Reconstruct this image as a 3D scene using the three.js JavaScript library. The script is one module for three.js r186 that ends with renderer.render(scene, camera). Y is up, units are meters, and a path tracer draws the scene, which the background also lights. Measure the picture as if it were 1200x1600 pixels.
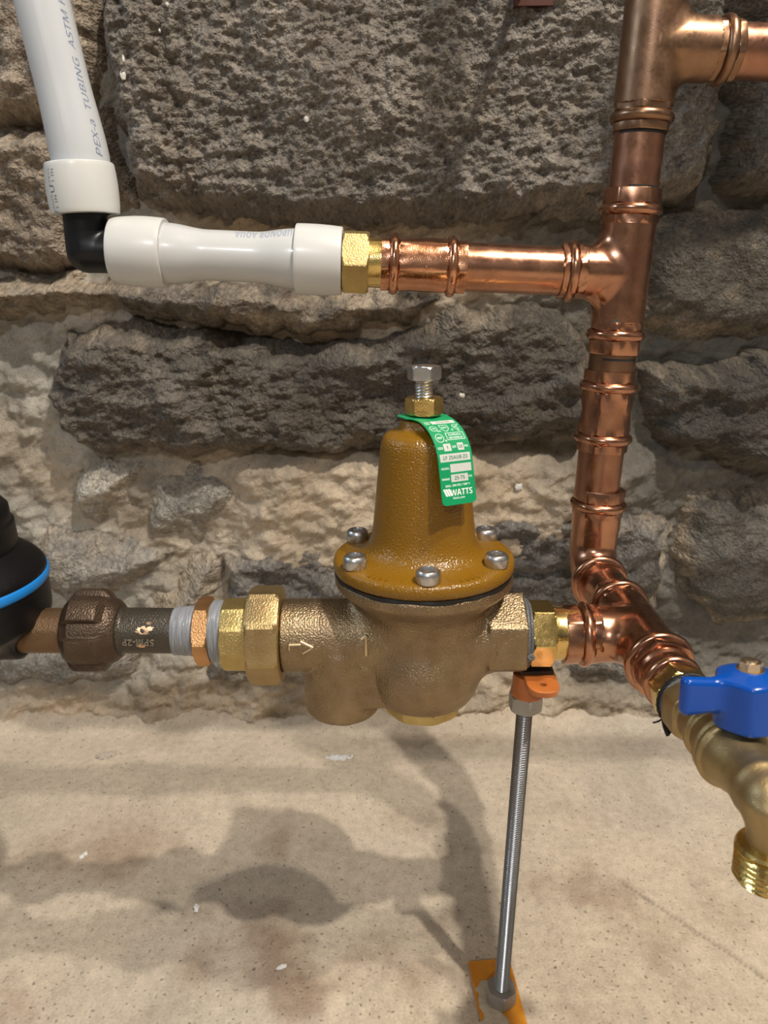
import * as THREE from 'three';
import { mergeGeometries, toCreasedNormals } from 'three/addons/utils/BufferGeometryUtils.js';
import { FontLoader } from 'three/addons/loaders/FontLoader.js';
import { RectAreaLightUniformsLib } from 'three/addons/lights/RectAreaLightUniformsLib.js';
import { TextGeometry } from 'three/addons/geometries/TextGeometry.js';

// ---------------------------------------------------------------- camera, light, exposure
RectAreaLightUniformsLib.init();
const scene = new THREE.Scene();
scene.background = new THREE.Color(0, 0, 0);
const EYE = new THREE.Vector3(0, 0.46, 0), PITCH = 17, ROLL = 0.7;
const camera = new THREE.PerspectiveCamera(67.38, 1200 / 1600, 0.01, 30);
camera.position.copy(EYE);
camera.rotation.set(-PITCH * Math.PI / 180, 0, 0);
camera.rotateZ(-ROLL * Math.PI / 180);
camera.focus = 0.42;
camera.userData.fStop = 14;
scene.add(camera);
const renderer = new THREE.WebGLRenderer({ antialias: true });
renderer.toneMapping = THREE.LinearToneMapping;
renderer.toneMappingExposure = 1.02;
renderer.shadowMap.enabled = true;
const LAMPS = [
  // name, position, colour, intensity, soft, label
  ['ceiling_bulb', [0.632, 2.1, 0.393], [1, 0.92, 0.81], 9.5, 1.2, 'bare warm bulb on the ceiling, the farther from the stone wall of two'],
  ['ceiling_bulb', [0.69, 2.1, 0.02], [1, 0.92, 0.81], 5.5, 1.2, 'bare warm bulb on the ceiling, the nearer to the stone wall of two'],
  ['ceiling_bulb', [-0.45, 1.95, 2.0], [0.96, 0.98, 1.0], 5.2, 1.4, 'bare cool white bulb on the ceiling at the back of the room'],
];

// ---------------------------------------------------------------- helpers
const mm = 0.001, TAU = Math.PI * 2, D2R = Math.PI / 180;
const V = (x, y, z) => new THREE.Vector3(x, y, z);
const clamp = (x, a, b) => Math.min(b, Math.max(a, x)), lerp = (a, b, t) => a + (b - a) * t;
const sstep = (a, b, x) => { const t = clamp((x - a) / (b - a), 0, 1); return t * t * (3 - 2 * t); };
function rng(seed) { let s = seed | 0; return () => { s = (s + 0x6d2b79f5) | 0; let t = Math.imul(s ^ (s >>> 15), 1 | s); t = (t + Math.imul(t ^ (t >>> 7), 61 | t)) ^ t; return ((t ^ (t >>> 14)) >>> 0) / 4294967296; }; }
const PERM = new Uint8Array(512); { const r = rng(77), a = [...Array(256).keys()]; for (let i = 255; i > 0; i--) { const j = Math.floor(r() * (i + 1)); [a[i], a[j]] = [a[j], a[i]]; } for (let i = 0; i < 512; i++) PERM[i] = a[i & 255]; }
const GR = []; { const r = rng(5); for (let i = 0; i < 256; i++) { const z = r() * 2 - 1, a = r() * TAU, q = Math.sqrt(1 - z * z); GR.push([q * Math.cos(a), q * Math.sin(a), z]); } }
const fade = (t) => t * t * t * (t * (t * 6 - 15) + 10);
function noise3(x, y, z) {
  const X = Math.floor(x), Y = Math.floor(y), Z = Math.floor(z), fx = x - X, fy = y - Y, fz = z - Z, u = fade(fx), v = fade(fy), w = fade(fz);
  const g = (i, j, k) => { const n = GR[PERM[PERM[PERM[(X + i) & 255] + ((Y + j) & 255)] + ((Z + k) & 255)]]; return n[0] * (fx - i) + n[1] * (fy - j) + n[2] * (fz - k); };
  return 1.5 * lerp(lerp(lerp(g(0, 0, 0), g(1, 0, 0), u), lerp(g(0, 1, 0), g(1, 1, 0), u), v), lerp(lerp(g(0, 0, 1), g(1, 0, 1), u), lerp(g(0, 1, 1), g(1, 1, 1), u), v), w);
}
function noise2p(x, y, p, s = 0) { // periodic in both directions with period p
  const X = Math.floor(x), Y = Math.floor(y), fx = x - X, fy = y - Y, u = fade(fx), v = fade(fy), m = (a) => ((a % p) + p) % p;
  const g = (i, j) => { const n = GR[PERM[PERM[m(X + i) & 255] + ((m(Y + j) + s * 37) & 255)]]; return n[0] * (fx - i) + n[1] * (fy - j); };
  return 1.7 * lerp(lerp(g(0, 0), g(1, 0), u), lerp(g(0, 1), g(1, 1), u), v);
}
const fbm3 = (x, y, z, o = 4, gain = 0.5) => { let a = 1, s = 0; for (let i = 0; i < o; i++) { s += a * noise3(x, y, z); x = x * 2.03 + 7.1; y = y * 2.03 + 3.7; z = z * 2.03 + 1.3; a *= gain; } return s; };
const ridge3 = (x, y, z, o = 4) => { let a = 1, s = 0; for (let i = 0; i < o; i++) { s += a * (1 - 2 * Math.abs(noise3(x, y, z))); x = x * 2.1 + 7.1; y = y * 2.1 + 3.7; z = z * 2.1 + 1.3; a *= 0.5; } return s; };

// textures
function dataTex(n, fn, { srgb = false, size = 0.1 } = {}) { // fn(u, v) in 0..1 gives [r, g, b] or one number; size: metres that one tile covers
  const d = new Uint8Array(n * n * 4);
  for (let j = 0; j < n; j++) for (let i = 0; i < n; i++) { const c = fn(i / n, j / n), k = (j * n + i) * 4; for (let q = 0; q < 3; q++) d[k + q] = clamp(Math.round((Array.isArray(c) ? c[q] : c) * 255), 0, 255); d[k + 3] = 255; }
  const t = new THREE.DataTexture(d, n, n); t.wrapS = t.wrapT = THREE.RepeatWrapping; t.magFilter = THREE.LinearFilter; t.minFilter = THREE.LinearMipmapLinearFilter; t.generateMipmaps = true;
  t.repeat.set(1 / size, 1 / size); if (srgb) t.colorSpace = THREE.SRGBColorSpace; t.needsUpdate = true; return t;
}
function canvasTex(w, h, draw, srgb = true) { const c = document.createElement('canvas'); c.width = w; c.height = h; draw(c.getContext('2d'), w, h); const t = new THREE.CanvasTexture(c); if (srgb) t.colorSpace = THREE.SRGBColorSpace; t.anisotropy = 8; return t; }
const N = (u, v, p, s) => noise2p(u * p, v * p, p, s);
const T = {
  cast: dataTex(512, (u, v) => 0.5 + 0.3 * N(u, v, 34, 1) + 0.2 * N(u, v, 60, 2), { size: 0.036 }),
  fine: dataTex(512, (u, v) => 0.5 + 0.25 * N(u, v, 16, 3) + 0.25 * N(u, v, 70, 4), { size: 0.05 }),
  paint: dataTex(512, (u, v) => 0.5 + 0.34 * N(u, v, 26, 5) + 0.16 * N(u, v, 52, 6), { size: 0.028 }),
  smear: dataTex(512, (u, v) => { const a = N(u, v, 5, 7), b = N(u, v, 14, 8), c = N(u, v, 60, 9); const k = 0.88 + 0.15 * a + 0.09 * b + 0.03 * c; return [k, k * (0.98 + 0.04 * a), k * (0.97 + 0.06 * b)]; }, { size: 0.09 }),
  rough: dataTex(512, (u, v) => { const k = 0.66 + 0.22 * N(u, v, 7, 10) + 0.1 * N(u, v, 30, 11); return [k, k, k]; }, { size: 0.07 }),
  stone: dataTex(1024, (u, v) => 0.5 + 0.2 * N(u, v, 28, 12) + 0.2 * N(u, v, 64, 13) + 0.16 * N(u, v, 130, 14), { size: 0.16 }),
  stoneCol: dataTex(1024, (u, v) => { let k = 0.76 + 0.28 * N(u, v, 50, 15) + 0.24 * N(u, v, 110, 16) + 0.16 * N(u, v, 14, 17); const s = N(u, v, 90, 18); if (s > 0.62) k += 0.35 * (s - 0.62) / 0.3; return [k, k * 0.985, k * 0.96]; }, { size: 0.19 }),
  floorBump: dataTex(1024, (u, v) => { const pit = N(u, v, 70, 19); return 0.62 + 0.12 * N(u, v, 36, 20) + 0.1 * N(u, v, 110, 21) - (pit > 0.5 ? (pit - 0.5) * 1.3 : 0); }, { size: 0.21 }),
  floorCol: dataTex(1024, (u, v) => { const pit = N(u, v, 70, 19), g = N(u, v, 100, 22); let k = 0.86 + 0.1 * N(u, v, 30, 23) + 0.12 * g + 0.07 * N(u, v, 8, 24); if (pit > 0.52) k -= (pit - 0.52) * 1.1; return [k, k * 0.985, k * 0.965]; }, { size: 0.21 }),
};
const C = (r, g, b) => new THREE.Color().setRGB(r, g, b);
const std = (color, roughness, metalness, o = {}) => new THREE.MeshStandardMaterial({ color, roughness, metalness, ...o });
const phy = (color, roughness, metalness, o = {}) => new THREE.MeshPhysicalMaterial({ color, roughness, metalness, ...o });
const M = {
  copper: std(C(0.5, 0.265, 0.17), 0.36, 1, { map: T.smear, roughnessMap: T.rough, bumpMap: T.fine, bumpScale: 0.00003 }),
  copperDull: std(C(0.31, 0.19, 0.12), 0.56, 1, { map: T.smear, roughnessMap: T.rough, bumpMap: T.fine, bumpScale: 0.00004 }),
  copperPipe: std(C(0.42, 0.22, 0.145), 0.48, 1, { map: T.smear, roughnessMap: T.rough, bumpMap: T.fine, bumpScale: 0.00003 }),
  bronze: std(C(0.35, 0.268, 0.168), 0.44, 1, { map: T.smear, bumpMap: T.cast, bumpScale: 0.0005 }),
  bronzeNut: std(C(0.5, 0.38, 0.19), 0.46, 1, { map: T.smear, bumpMap: T.cast, bumpScale: 0.00025 }),
  bushing: std(C(0.66, 0.38, 0.17), 0.45, 1, { map: T.smear, bumpMap: T.cast, bumpScale: 0.0003 }),
  brass: std(C(0.86, 0.66, 0.25), 0.34, 1, { map: T.smear, roughnessMap: T.rough, bumpMap: T.fine, bumpScale: 0.00012 }),
  brassRough: std(C(0.6, 0.47, 0.2), 0.45, 1, { map: T.smear, bumpMap: T.cast, bumpScale: 0.0003 }),
  bibBrass: std(C(0.46, 0.36, 0.19), 0.48, 1, { map: T.smear, bumpMap: T.fine, bumpScale: 0.00015 }),
  oldBronze: std(C(0.1, 0.07, 0.048), 0.42, 0.65, { map: T.smear, bumpMap: T.cast, bumpScale: 0.0004 }),
  darkTail: std(C(0.085, 0.075, 0.06), 0.4, 0.6, { map: T.smear, bumpMap: T.cast, bumpScale: 0.00035 }),
  spud: std(C(0.2, 0.125, 0.07), 0.5, 0.8, { map: T.smear, bumpMap: T.cast, bumpScale: 0.00025 }),
  ochre: phy(C(0.205, 0.098, 0.005), 0.24, 0, { bumpMap: T.paint, bumpScale: 0.0004 }),
  rubber: std(C(0.004, 0.004, 0.004), 0.5, 0),
  steel: std(C(0.55, 0.55, 0.55), 0.34, 1, { bumpMap: T.fine, bumpScale: 0.00005 }),
  zinc: std(C(0.66, 0.68, 0.7), 0.3, 1, { map: T.smear, bumpMap: T.fine, bumpScale: 0.0001 }),
  galv: std(C(0.44, 0.44, 0.41), 0.55, 0.75, { map: T.smear, bumpMap: T.cast, bumpScale: 0.0002 }),
  rod: std(C(0.45, 0.47, 0.5), 0.3, 1, { map: T.smear }),
  orange: phy(C(0.5, 0.15, 0.03), 0.42, 0, { map: T.smear, clearcoat: 0.3, clearcoatRoughness: 0.3, bumpMap: T.fine, bumpScale: 0.0001 }),
  plate: phy(C(0.68, 0.27, 0.02), 0.4, 0, { map: T.smear, clearcoat: 0.4, clearcoatRoughness: 0.25, bumpMap: T.fine, bumpScale: 0.0001 }),
  pex: phy(C(0.5, 0.53, 0.56), 0.3, 0, { clearcoat: 0.4, clearcoatRoughness: 0.1 }),
  pexRing: phy(C(0.57, 0.585, 0.58), 0.34, 0, { clearcoat: 0.2, clearcoatRoughness: 0.2 }),
  blackPlastic: phy(C(0.006, 0.007, 0.009), 0.36, 0, { specularIntensity: 0.7, bumpMap: T.fine, bumpScale: 0.00006 }),
  meterBlack: phy(C(0.005, 0.005, 0.006), 0.4, 0, { specularIntensity: 0.5, bumpMap: T.fine, bumpScale: 0.0001 }),
  ringBlue: phy(C(0.01, 0.2, 0.62), 0.35, 0),
  blue: phy(C(0.0, 0.062, 0.36), 0.2, 0, { bumpMap: T.fine, bumpScale: 0.00004 }),
  tape: phy(C(0.22, 0.235, 0.26), 0.35, 0, { bumpMap: T.fine, bumpScale: 0.00015 }),
  dope: phy(C(0.1, 0.105, 0.11), 0.36, 0, { bumpMap: T.cast, bumpScale: 0.0004 }),
  marker: std(C(0.01, 0.01, 0.012), 0.6, 0),
  yellowTint: std(C(0.6, 0.46, 0.3), 0.4, 1),
  cement: std(C(0.45, 0.38, 0.28), 0.9, 0, { bumpMap: T.stone, bumpScale: 0.0008 }),
  chipPaint: std(C(0.62, 0.6, 0.54), 0.6, 0), chipWhite: std(C(0.62, 0.62, 0.6), 0.85, 0), chipTan: std(C(0.42, 0.36, 0.3), 0.9, 0),
  plaster: std(C(0.16, 0.155, 0.15), 0.9, 0), concrete: std(C(0.3, 0.28, 0.25), 0.9, 0, { map: T.floorCol }), wood: std(C(0.13, 0.1, 0.075), 0.8, 0),
};

// geometry: uv in metres by the dominant axis of each triangle
function boxUV(g) {
  if (g.index) g = g.toNonIndexed();
  if (!g.attributes.normal) g.computeVertexNormals();
  const p = g.attributes.position.array, n = p.length / 3, uv = new Float32Array(n * 2);
  for (let i = 0; i < n; i += 3) {
    const o = i * 3, ax = p[o + 3] - p[o], ay = p[o + 4] - p[o + 1], az = p[o + 5] - p[o + 2], bx = p[o + 6] - p[o], by = p[o + 7] - p[o + 1], bz = p[o + 8] - p[o + 2];
    const nx = Math.abs(ay * bz - az * by), ny = Math.abs(az * bx - ax * bz), nz = Math.abs(ax * by - ay * bx);
    for (let k = 0; k < 3; k++) { const q = o + k * 3, [u, v] = nx > ny && nx > nz ? [p[q + 2], p[q + 1]] : ny > nz ? [p[q], p[q + 2]] : [p[q], p[q + 1]]; uv[(i + k) * 2] = u; uv[(i + k) * 2 + 1] = v; }
  }
  g.setAttribute('uv', new THREE.BufferAttribute(uv, 2));
  return g;
}
const plain = (g) => { g = g.index ? g.toNonIndexed() : g; for (const k of Object.keys(g.attributes)) if (!['position', 'normal'].includes(k)) g.deleteAttribute(k); return g; };
const join = (...gs) => mergeGeometries(gs.map(plain));
const counts = {};
const numbered = (n) => { const k = counts[n] = (counts[n] ?? -1) + 1; return k ? n + '_' + String(k).padStart(3, '0') : n; };
function shadows(o) { o.castShadow = o.receiveShadow = true; return o; }
function thing(name, label, category, pos = [0, 0, 0], rot = [0, 0, 0], group) {
  const o = new THREE.Group(); o.name = numbered(name); o.position.set(...pos); o.rotation.set(...rot.map((a) => a * D2R));
  o.userData = { label, category }; if (group) o.userData.group = group; scene.add(o); return o;
}
function partNames(parent, n) { const used = parent.children.map((c) => c.name); if (!used.includes(n)) return n; for (let i = 1; ; i++) { const k = n + '_' + String(i).padStart(3, '0'); if (!used.includes(k)) return k; } }
// a part: geometry in millimetres unless metres = true
function part(parent, name, g, mat, { uv = true, label, metres = false, pos, rot } = {}) {
  if (!metres) g.scale(mm, mm, mm);
  if (uv) g = boxUV(g);
  const m = shadows(new THREE.Mesh(g, mat)); m.name = partNames(parent, name);
  if (pos) m.position.set(...pos.map((a) => a * mm)); if (rot) m.rotation.set(...rot.map((a) => a * D2R));
  if (label) m.userData.label = label; parent.add(m); return m;
}
// lathe of a [radius, height] profile listed from bottom to top; corners sharper than the crease stay sharp
const lathe = (pts, seg = 72, crease = 32) => toCreasedNormals(new THREE.LatheGeometry(pts.map(([r, y]) => new THREE.Vector2(Math.max(r, 1e-4), y)), seg), crease * D2R);
const latheUV = (pts, seg = 96) => new THREE.LatheGeometry(pts.map(([r, y]) => new THREE.Vector2(Math.max(r, 1e-4), y)), seg);
// loft of rings round the y axis: rings = [[y, radius(angle)], ...], closed by caps; angle 0 points to +z, 90 degrees to +x
function rings(list, seg = 72, crease = 28, cap = true) {
  const pos = [], idx = [];
  list.forEach(([y, r]) => { for (let i = 0; i < seg; i++) { const a = i / seg * TAU, q = typeof r === 'function' ? r(a) : r; pos.push(q * Math.sin(a), y, q * Math.cos(a)); } });
  for (let j = 0; j + 1 < list.length; j++) for (let i = 0; i < seg; i++) { const a = j * seg + i, b = j * seg + (i + 1) % seg; idx.push(a, b, a + seg, b, b + seg, a + seg); }
  if (cap) { const n = pos.length / 3, L = (list.length - 1) * seg; pos.push(0, list[0][0], 0, 0, list.at(-1)[0], 0); for (let i = 0; i < seg; i++) { const k = (i + 1) % seg; idx.push(n, k, i, n + 1, L + i, L + k); } }
  const g = new THREE.BufferGeometry(); g.setAttribute('position', new THREE.Float32BufferAttribute(pos, 3)); g.setIndex(idx); g.computeVertexNormals();
  return toCreasedNormals(g, crease * D2R);
}
const poly = (ap, n, turn = 0) => (a) => { const s = TAU / n, t = ((a - turn) % s + s) % s - s / 2; return ap / Math.cos(t); };
// chamfered nut: across-flats / 2, vertices start at turn
function nut(ap, n, y0, y1, { ch = 1.2, turn = 0, cut = 1.03, both = true, seg = 144 } = {}) {
  const p = poly(ap, n, turn), c = (k) => (a) => Math.min(p(a), ap * k), full = 1 / Math.cos(Math.PI / n);
  return rings([...(both ? [[y0, c(cut)], [y0 + ch * 0.5, c((cut + full) / 2)], [y0 + ch, p]] : [[y0, p]]), [y1 - ch, p], [y1 - ch * 0.5, c((cut + full) / 2)], [y1, c(cut)]], seg, 20);
}
function thread(r, depth, pitch, y0, y1, seg = 40, steps = 6) {
  const list = [], n = Math.ceil((y1 - y0) / pitch * steps);
  for (let i = 0; i <= n; i++) { const y = lerp(y0, y1, i / n); list.push([y, (a) => { const f = (((y / pitch - a / TAU) % 1) + 1) % 1; return r - depth * Math.abs(f * 2 - 1); }]); }
  return rings(list, seg, 60);
}
const axisTo = (g, d, p = [0, 0, 0]) => { g.applyQuaternion(new THREE.Quaternion().setFromUnitVectors(V(0, 1, 0), V(...d).normalize())); g.translate(...p); return g; };
// surface of a distance field on a grid (naive surface nets)
function nets(f, lo, hi, c) {
  const n = [0, 1, 2].map((k) => Math.ceil((hi[k] - lo[k]) / c) + 1), [nx, ny, nz] = n, val = new Float32Array(nx * ny * nz), at = new Int32Array(nx * ny * nz).fill(-1), pos = [], idx = [];
  const id = (i, j, k) => (k * ny + j) * nx + i;
  for (let k = 0; k < nz; k++) for (let j = 0; j < ny; j++) for (let i = 0; i < nx; i++) val[id(i, j, k)] = f(lo[0] + i * c, lo[1] + j * c, lo[2] + k * c);
  const cor = [[0, 0, 0], [1, 0, 0], [0, 1, 0], [1, 1, 0], [0, 0, 1], [1, 0, 1], [0, 1, 1], [1, 1, 1]], edges = [[0, 1], [2, 3], [4, 5], [6, 7], [0, 2], [1, 3], [4, 6], [5, 7], [0, 4], [1, 5], [2, 6], [3, 7]];
  const v = new Float32Array(8);
  for (let k = 0; k < nz - 1; k++) for (let j = 0; j < ny - 1; j++) for (let i = 0; i < nx - 1; i++) {
    let m = 0; for (let q = 0; q < 8; q++) { v[q] = val[id(i + cor[q][0], j + cor[q][1], k + cor[q][2])]; if (v[q] < 0) m |= 1 << q; }
    if (m === 0 || m === 255) continue;
    let x = 0, y = 0, z = 0, e = 0;
    for (const [a, b] of edges) if ((v[a] < 0) !== (v[b] < 0)) { const t = v[a] / (v[a] - v[b]); x += cor[a][0] + t * (cor[b][0] - cor[a][0]); y += cor[a][1] + t * (cor[b][1] - cor[a][1]); z += cor[a][2] + t * (cor[b][2] - cor[a][2]); e++; }
    at[id(i, j, k)] = pos.length / 3; pos.push(lo[0] + (i + x / e) * c, lo[1] + (j + y / e) * c, lo[2] + (k + z / e) * c);
  }
  const quad = (a, b, d, e, flip) => { if (a < 0 || b < 0 || d < 0 || e < 0) return; flip ? idx.push(a, d, b, a, e, d) : idx.push(a, b, d, a, d, e); };
  for (let k = 1; k < nz - 1; k++) for (let j = 1; j < ny - 1; j++) for (let i = 1; i < nx - 1; i++) {
    const s = val[id(i, j, k)] < 0;
    if (s !== val[id(i + 1, j, k)] < 0) quad(at[id(i, j - 1, k - 1)], at[id(i, j, k - 1)], at[id(i, j, k)], at[id(i, j - 1, k)], !s);
    if (s !== val[id(i, j + 1, k)] < 0) quad(at[id(i - 1, j, k - 1)], at[id(i - 1, j, k)], at[id(i, j, k)], at[id(i, j, k - 1)], !s);
    if (s !== val[id(i, j, k + 1)] < 0) quad(at[id(i - 1, j - 1, k)], at[id(i, j - 1, k)], at[id(i, j, k)], at[id(i - 1, j, k)], !s);
  }
  const nor = new Float32Array(pos.length), h = c * 0.35;
  for (let i = 0; i < pos.length; i += 3) { const x = pos[i], y = pos[i + 1], z = pos[i + 2]; const a = f(x + h, y, z) - f(x - h, y, z), b = f(x, y + h, z) - f(x, y - h, z), d = f(x, y, z + h) - f(x, y, z - h), l = Math.hypot(a, b, d) || 1; nor[i] = a / l; nor[i + 1] = b / l; nor[i + 2] = d / l; }
  const g = new THREE.BufferGeometry(); g.setAttribute('position', new THREE.Float32BufferAttribute(pos, 3)); g.setAttribute('normal', new THREE.BufferAttribute(nor, 3)); g.setIndex(idx); return g;
}
const smin = (a, b, k) => { const h = Math.max(k - Math.abs(a - b), 0) / k; return Math.min(a, b) - h * h * k * 0.25; };
const smax = (a, b, k) => -smin(-a, -b, k);
const cap2 = (q, s, rd) => { const a = q + rd, b = s + rd; return Math.min(Math.max(a, b), 0) + Math.hypot(Math.max(a, 0), Math.max(b, 0)) - rd; };
const cyX = (x, y, z, r, x0, x1, rd = 1) => cap2(Math.hypot(y, z) - r, Math.abs(x - (x0 + x1) / 2) - (x1 - x0) / 2, rd);
const cyY = (x, y, z, r, y0, y1, rd = 1) => cap2(Math.hypot(x, z) - r, Math.abs(y - (y0 + y1) / 2) - (y1 - y0) / 2, rd);
const cyZ = (x, y, z, r, z0, z1, rd = 1) => cap2(Math.hypot(x, y) - r, Math.abs(z - (z0 + z1) / 2) - (z1 - z0) / 2, rd);
const sbox = (x, y, z, cx, cy, cz, hx, hy, hz, rd) => { const a = Math.abs(x - cx) - hx + rd, b = Math.abs(y - cy) - hy + rd, c = Math.abs(z - cz) - hz + rd; return Math.hypot(Math.max(a, 0), Math.max(b, 0), Math.max(c, 0)) + Math.min(Math.max(a, b, c), 0) - rd; };
const hexYZ = (y, z, ap, n = 6) => { let d = -1e9; for (let k = 0; k < n; k++) { const a = k * TAU / n; d = Math.max(d, z * Math.cos(a) + y * Math.sin(a) - ap); } return d; };
const curve1 = (pts) => (y) => { if (y <= pts[0][0]) return pts[0][1]; for (let i = 1; i < pts.length; i++) if (y <= pts[i][0]) { const t = (y - pts[i - 1][0]) / (pts[i][0] - pts[i - 1][0]); const p0 = pts[Math.max(0, i - 2)][1], p1 = pts[i - 1][1], p2 = pts[i][1], p3 = pts[Math.min(pts.length - 1, i + 1)][1]; const c = 0.5 * (2 * p1 + (p2 - p0) * t + (2 * p0 - 5 * p1 + 4 * p2 - p3) * t * t + (3 * p1 - p0 - 3 * p2 + p3) * t * t * t); return clamp(c, Math.min(p1, p2), Math.max(p1, p2)); } return pts.at(-1)[1]; };
// tube along a curve with its own radius at every station; uv = round, along
function sweep(curve, rad, nl = 60, ns = 64) {
  const fr = curve.computeFrenetFrames(nl, false), pos = [], uv = [], idx = []; let nrm = V(0, 0, 1);
  for (let j = 0; j <= nl; j++) {
    const t = j / nl, p = curve.getPointAt(t), tg = fr.tangents[j]; nrm = nrm.clone().addScaledVector(tg, -nrm.dot(tg)).normalize(); const bi = nrm.clone().cross(tg).negate(), r = rad(t);
    for (let i = 0; i <= ns; i++) { const a = i / ns * TAU, q = p.clone().addScaledVector(nrm, r * Math.cos(a)).addScaledVector(bi, r * Math.sin(a)); pos.push(q.x, q.y, q.z); uv.push(i / ns, t); }
  }
  for (let j = 0; j < nl; j++) for (let i = 0; i < ns; i++) { const a = j * (ns + 1) + i; idx.push(a, a + 1, a + ns + 1, a + 1, a + ns + 2, a + ns + 1); }
  const g = new THREE.BufferGeometry(); g.setAttribute('position', new THREE.Float32BufferAttribute(pos, 3)); g.setAttribute('uv', new THREE.Float32BufferAttribute(uv, 2)); g.setIndex(idx); g.computeVertexNormals(); return g;
}
const font = await new FontLoader().loadAsync('fonts/droid/droid_sans_bold.typeface.json');
const raised = (s, size, depth) => { const g = new TextGeometry(s, { font, size, depth, bevelEnabled: true, bevelSize: size * 0.02, bevelThickness: depth * 0.25, bevelSegments: 1, curveSegments: 4 }); g.computeBoundingBox(); const b = g.boundingBox; g.translate(-(b.min.x + b.max.x) / 2, -(b.min.y + b.max.y) / 2, 0); return g; };

// ---------------------------------------------------------------- the room
function struct(name, label, mat, geos) { const m = shadows(new THREE.Mesh(boxUV(join(...geos)), mat)); m.name = name; m.userData = { label, kind: 'structure' }; scene.add(m); return m; }
const slab = (x0, x1, y0, y1, z0, z1) => new THREE.BoxGeometry(x1 - x0, y1 - y0, z1 - z0).translate((x0 + x1) / 2, (y0 + y1) / 2, (z0 + z1) / 2);
struct('wall_left', 'plain grey basement wall on the left', M.plaster, [slab(-1.9, -1.75, -0.05, 2.4, -1.1, 2.9)]);
struct('wall_right', 'plain grey basement wall on the right', M.plaster, [slab(2.0, 2.15, -0.05, 2.4, -1.1, 2.9)]);
struct('wall_front', 'plain grey basement wall behind the viewer', M.plaster, [slab(-1.9, 2.15, -0.05, 2.4, 2.75, 2.9)]);
struct('ceiling', 'timber basement ceiling', M.wood, [slab(-1.9, 2.15, 2.3, 2.45, -1.1, 2.9)]);

// window added out of view in the left wall for cool light and highlights
{
  const w = new THREE.Group(); w.name = 'added_window_1'; w.userData = { kind: 'structure', label: 'unseen small bright window added in the left wall for cool light' }; w.position.set(-1.745, 1.55, -0.3); scene.add(w);
  for (const [n, y, z, h, d] of [['frame_rail', 0.29, 0, 0.05, 0.6], ['frame_rail', -0.29, 0, 0.05, 0.6], ['frame_stile', 0, 0.29, 0.62, 0.05], ['frame_stile', 0, -0.29, 0.62, 0.05]]) part(w, n, new THREE.BoxGeometry(0.04, h, d).translate(0, y, z), M.plaster, { metres: true });
  part(w, 'added_window_pane', new THREE.BoxGeometry(0.01, 0.53, 0.53), std(C(0.5, 0.5, 0.5), 0.3, 0, { emissive: C(0.62, 0.82, 1), emissiveIntensity: 5 }), { metres: true });
  const l = new THREE.RectAreaLight(C(0.62, 0.82, 1), 6, 0.52, 0.52); l.position.set(-1.71, 1.55, -0.3); l.lookAt(0, 1.55, -0.3); scene.add(l);
}
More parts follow.
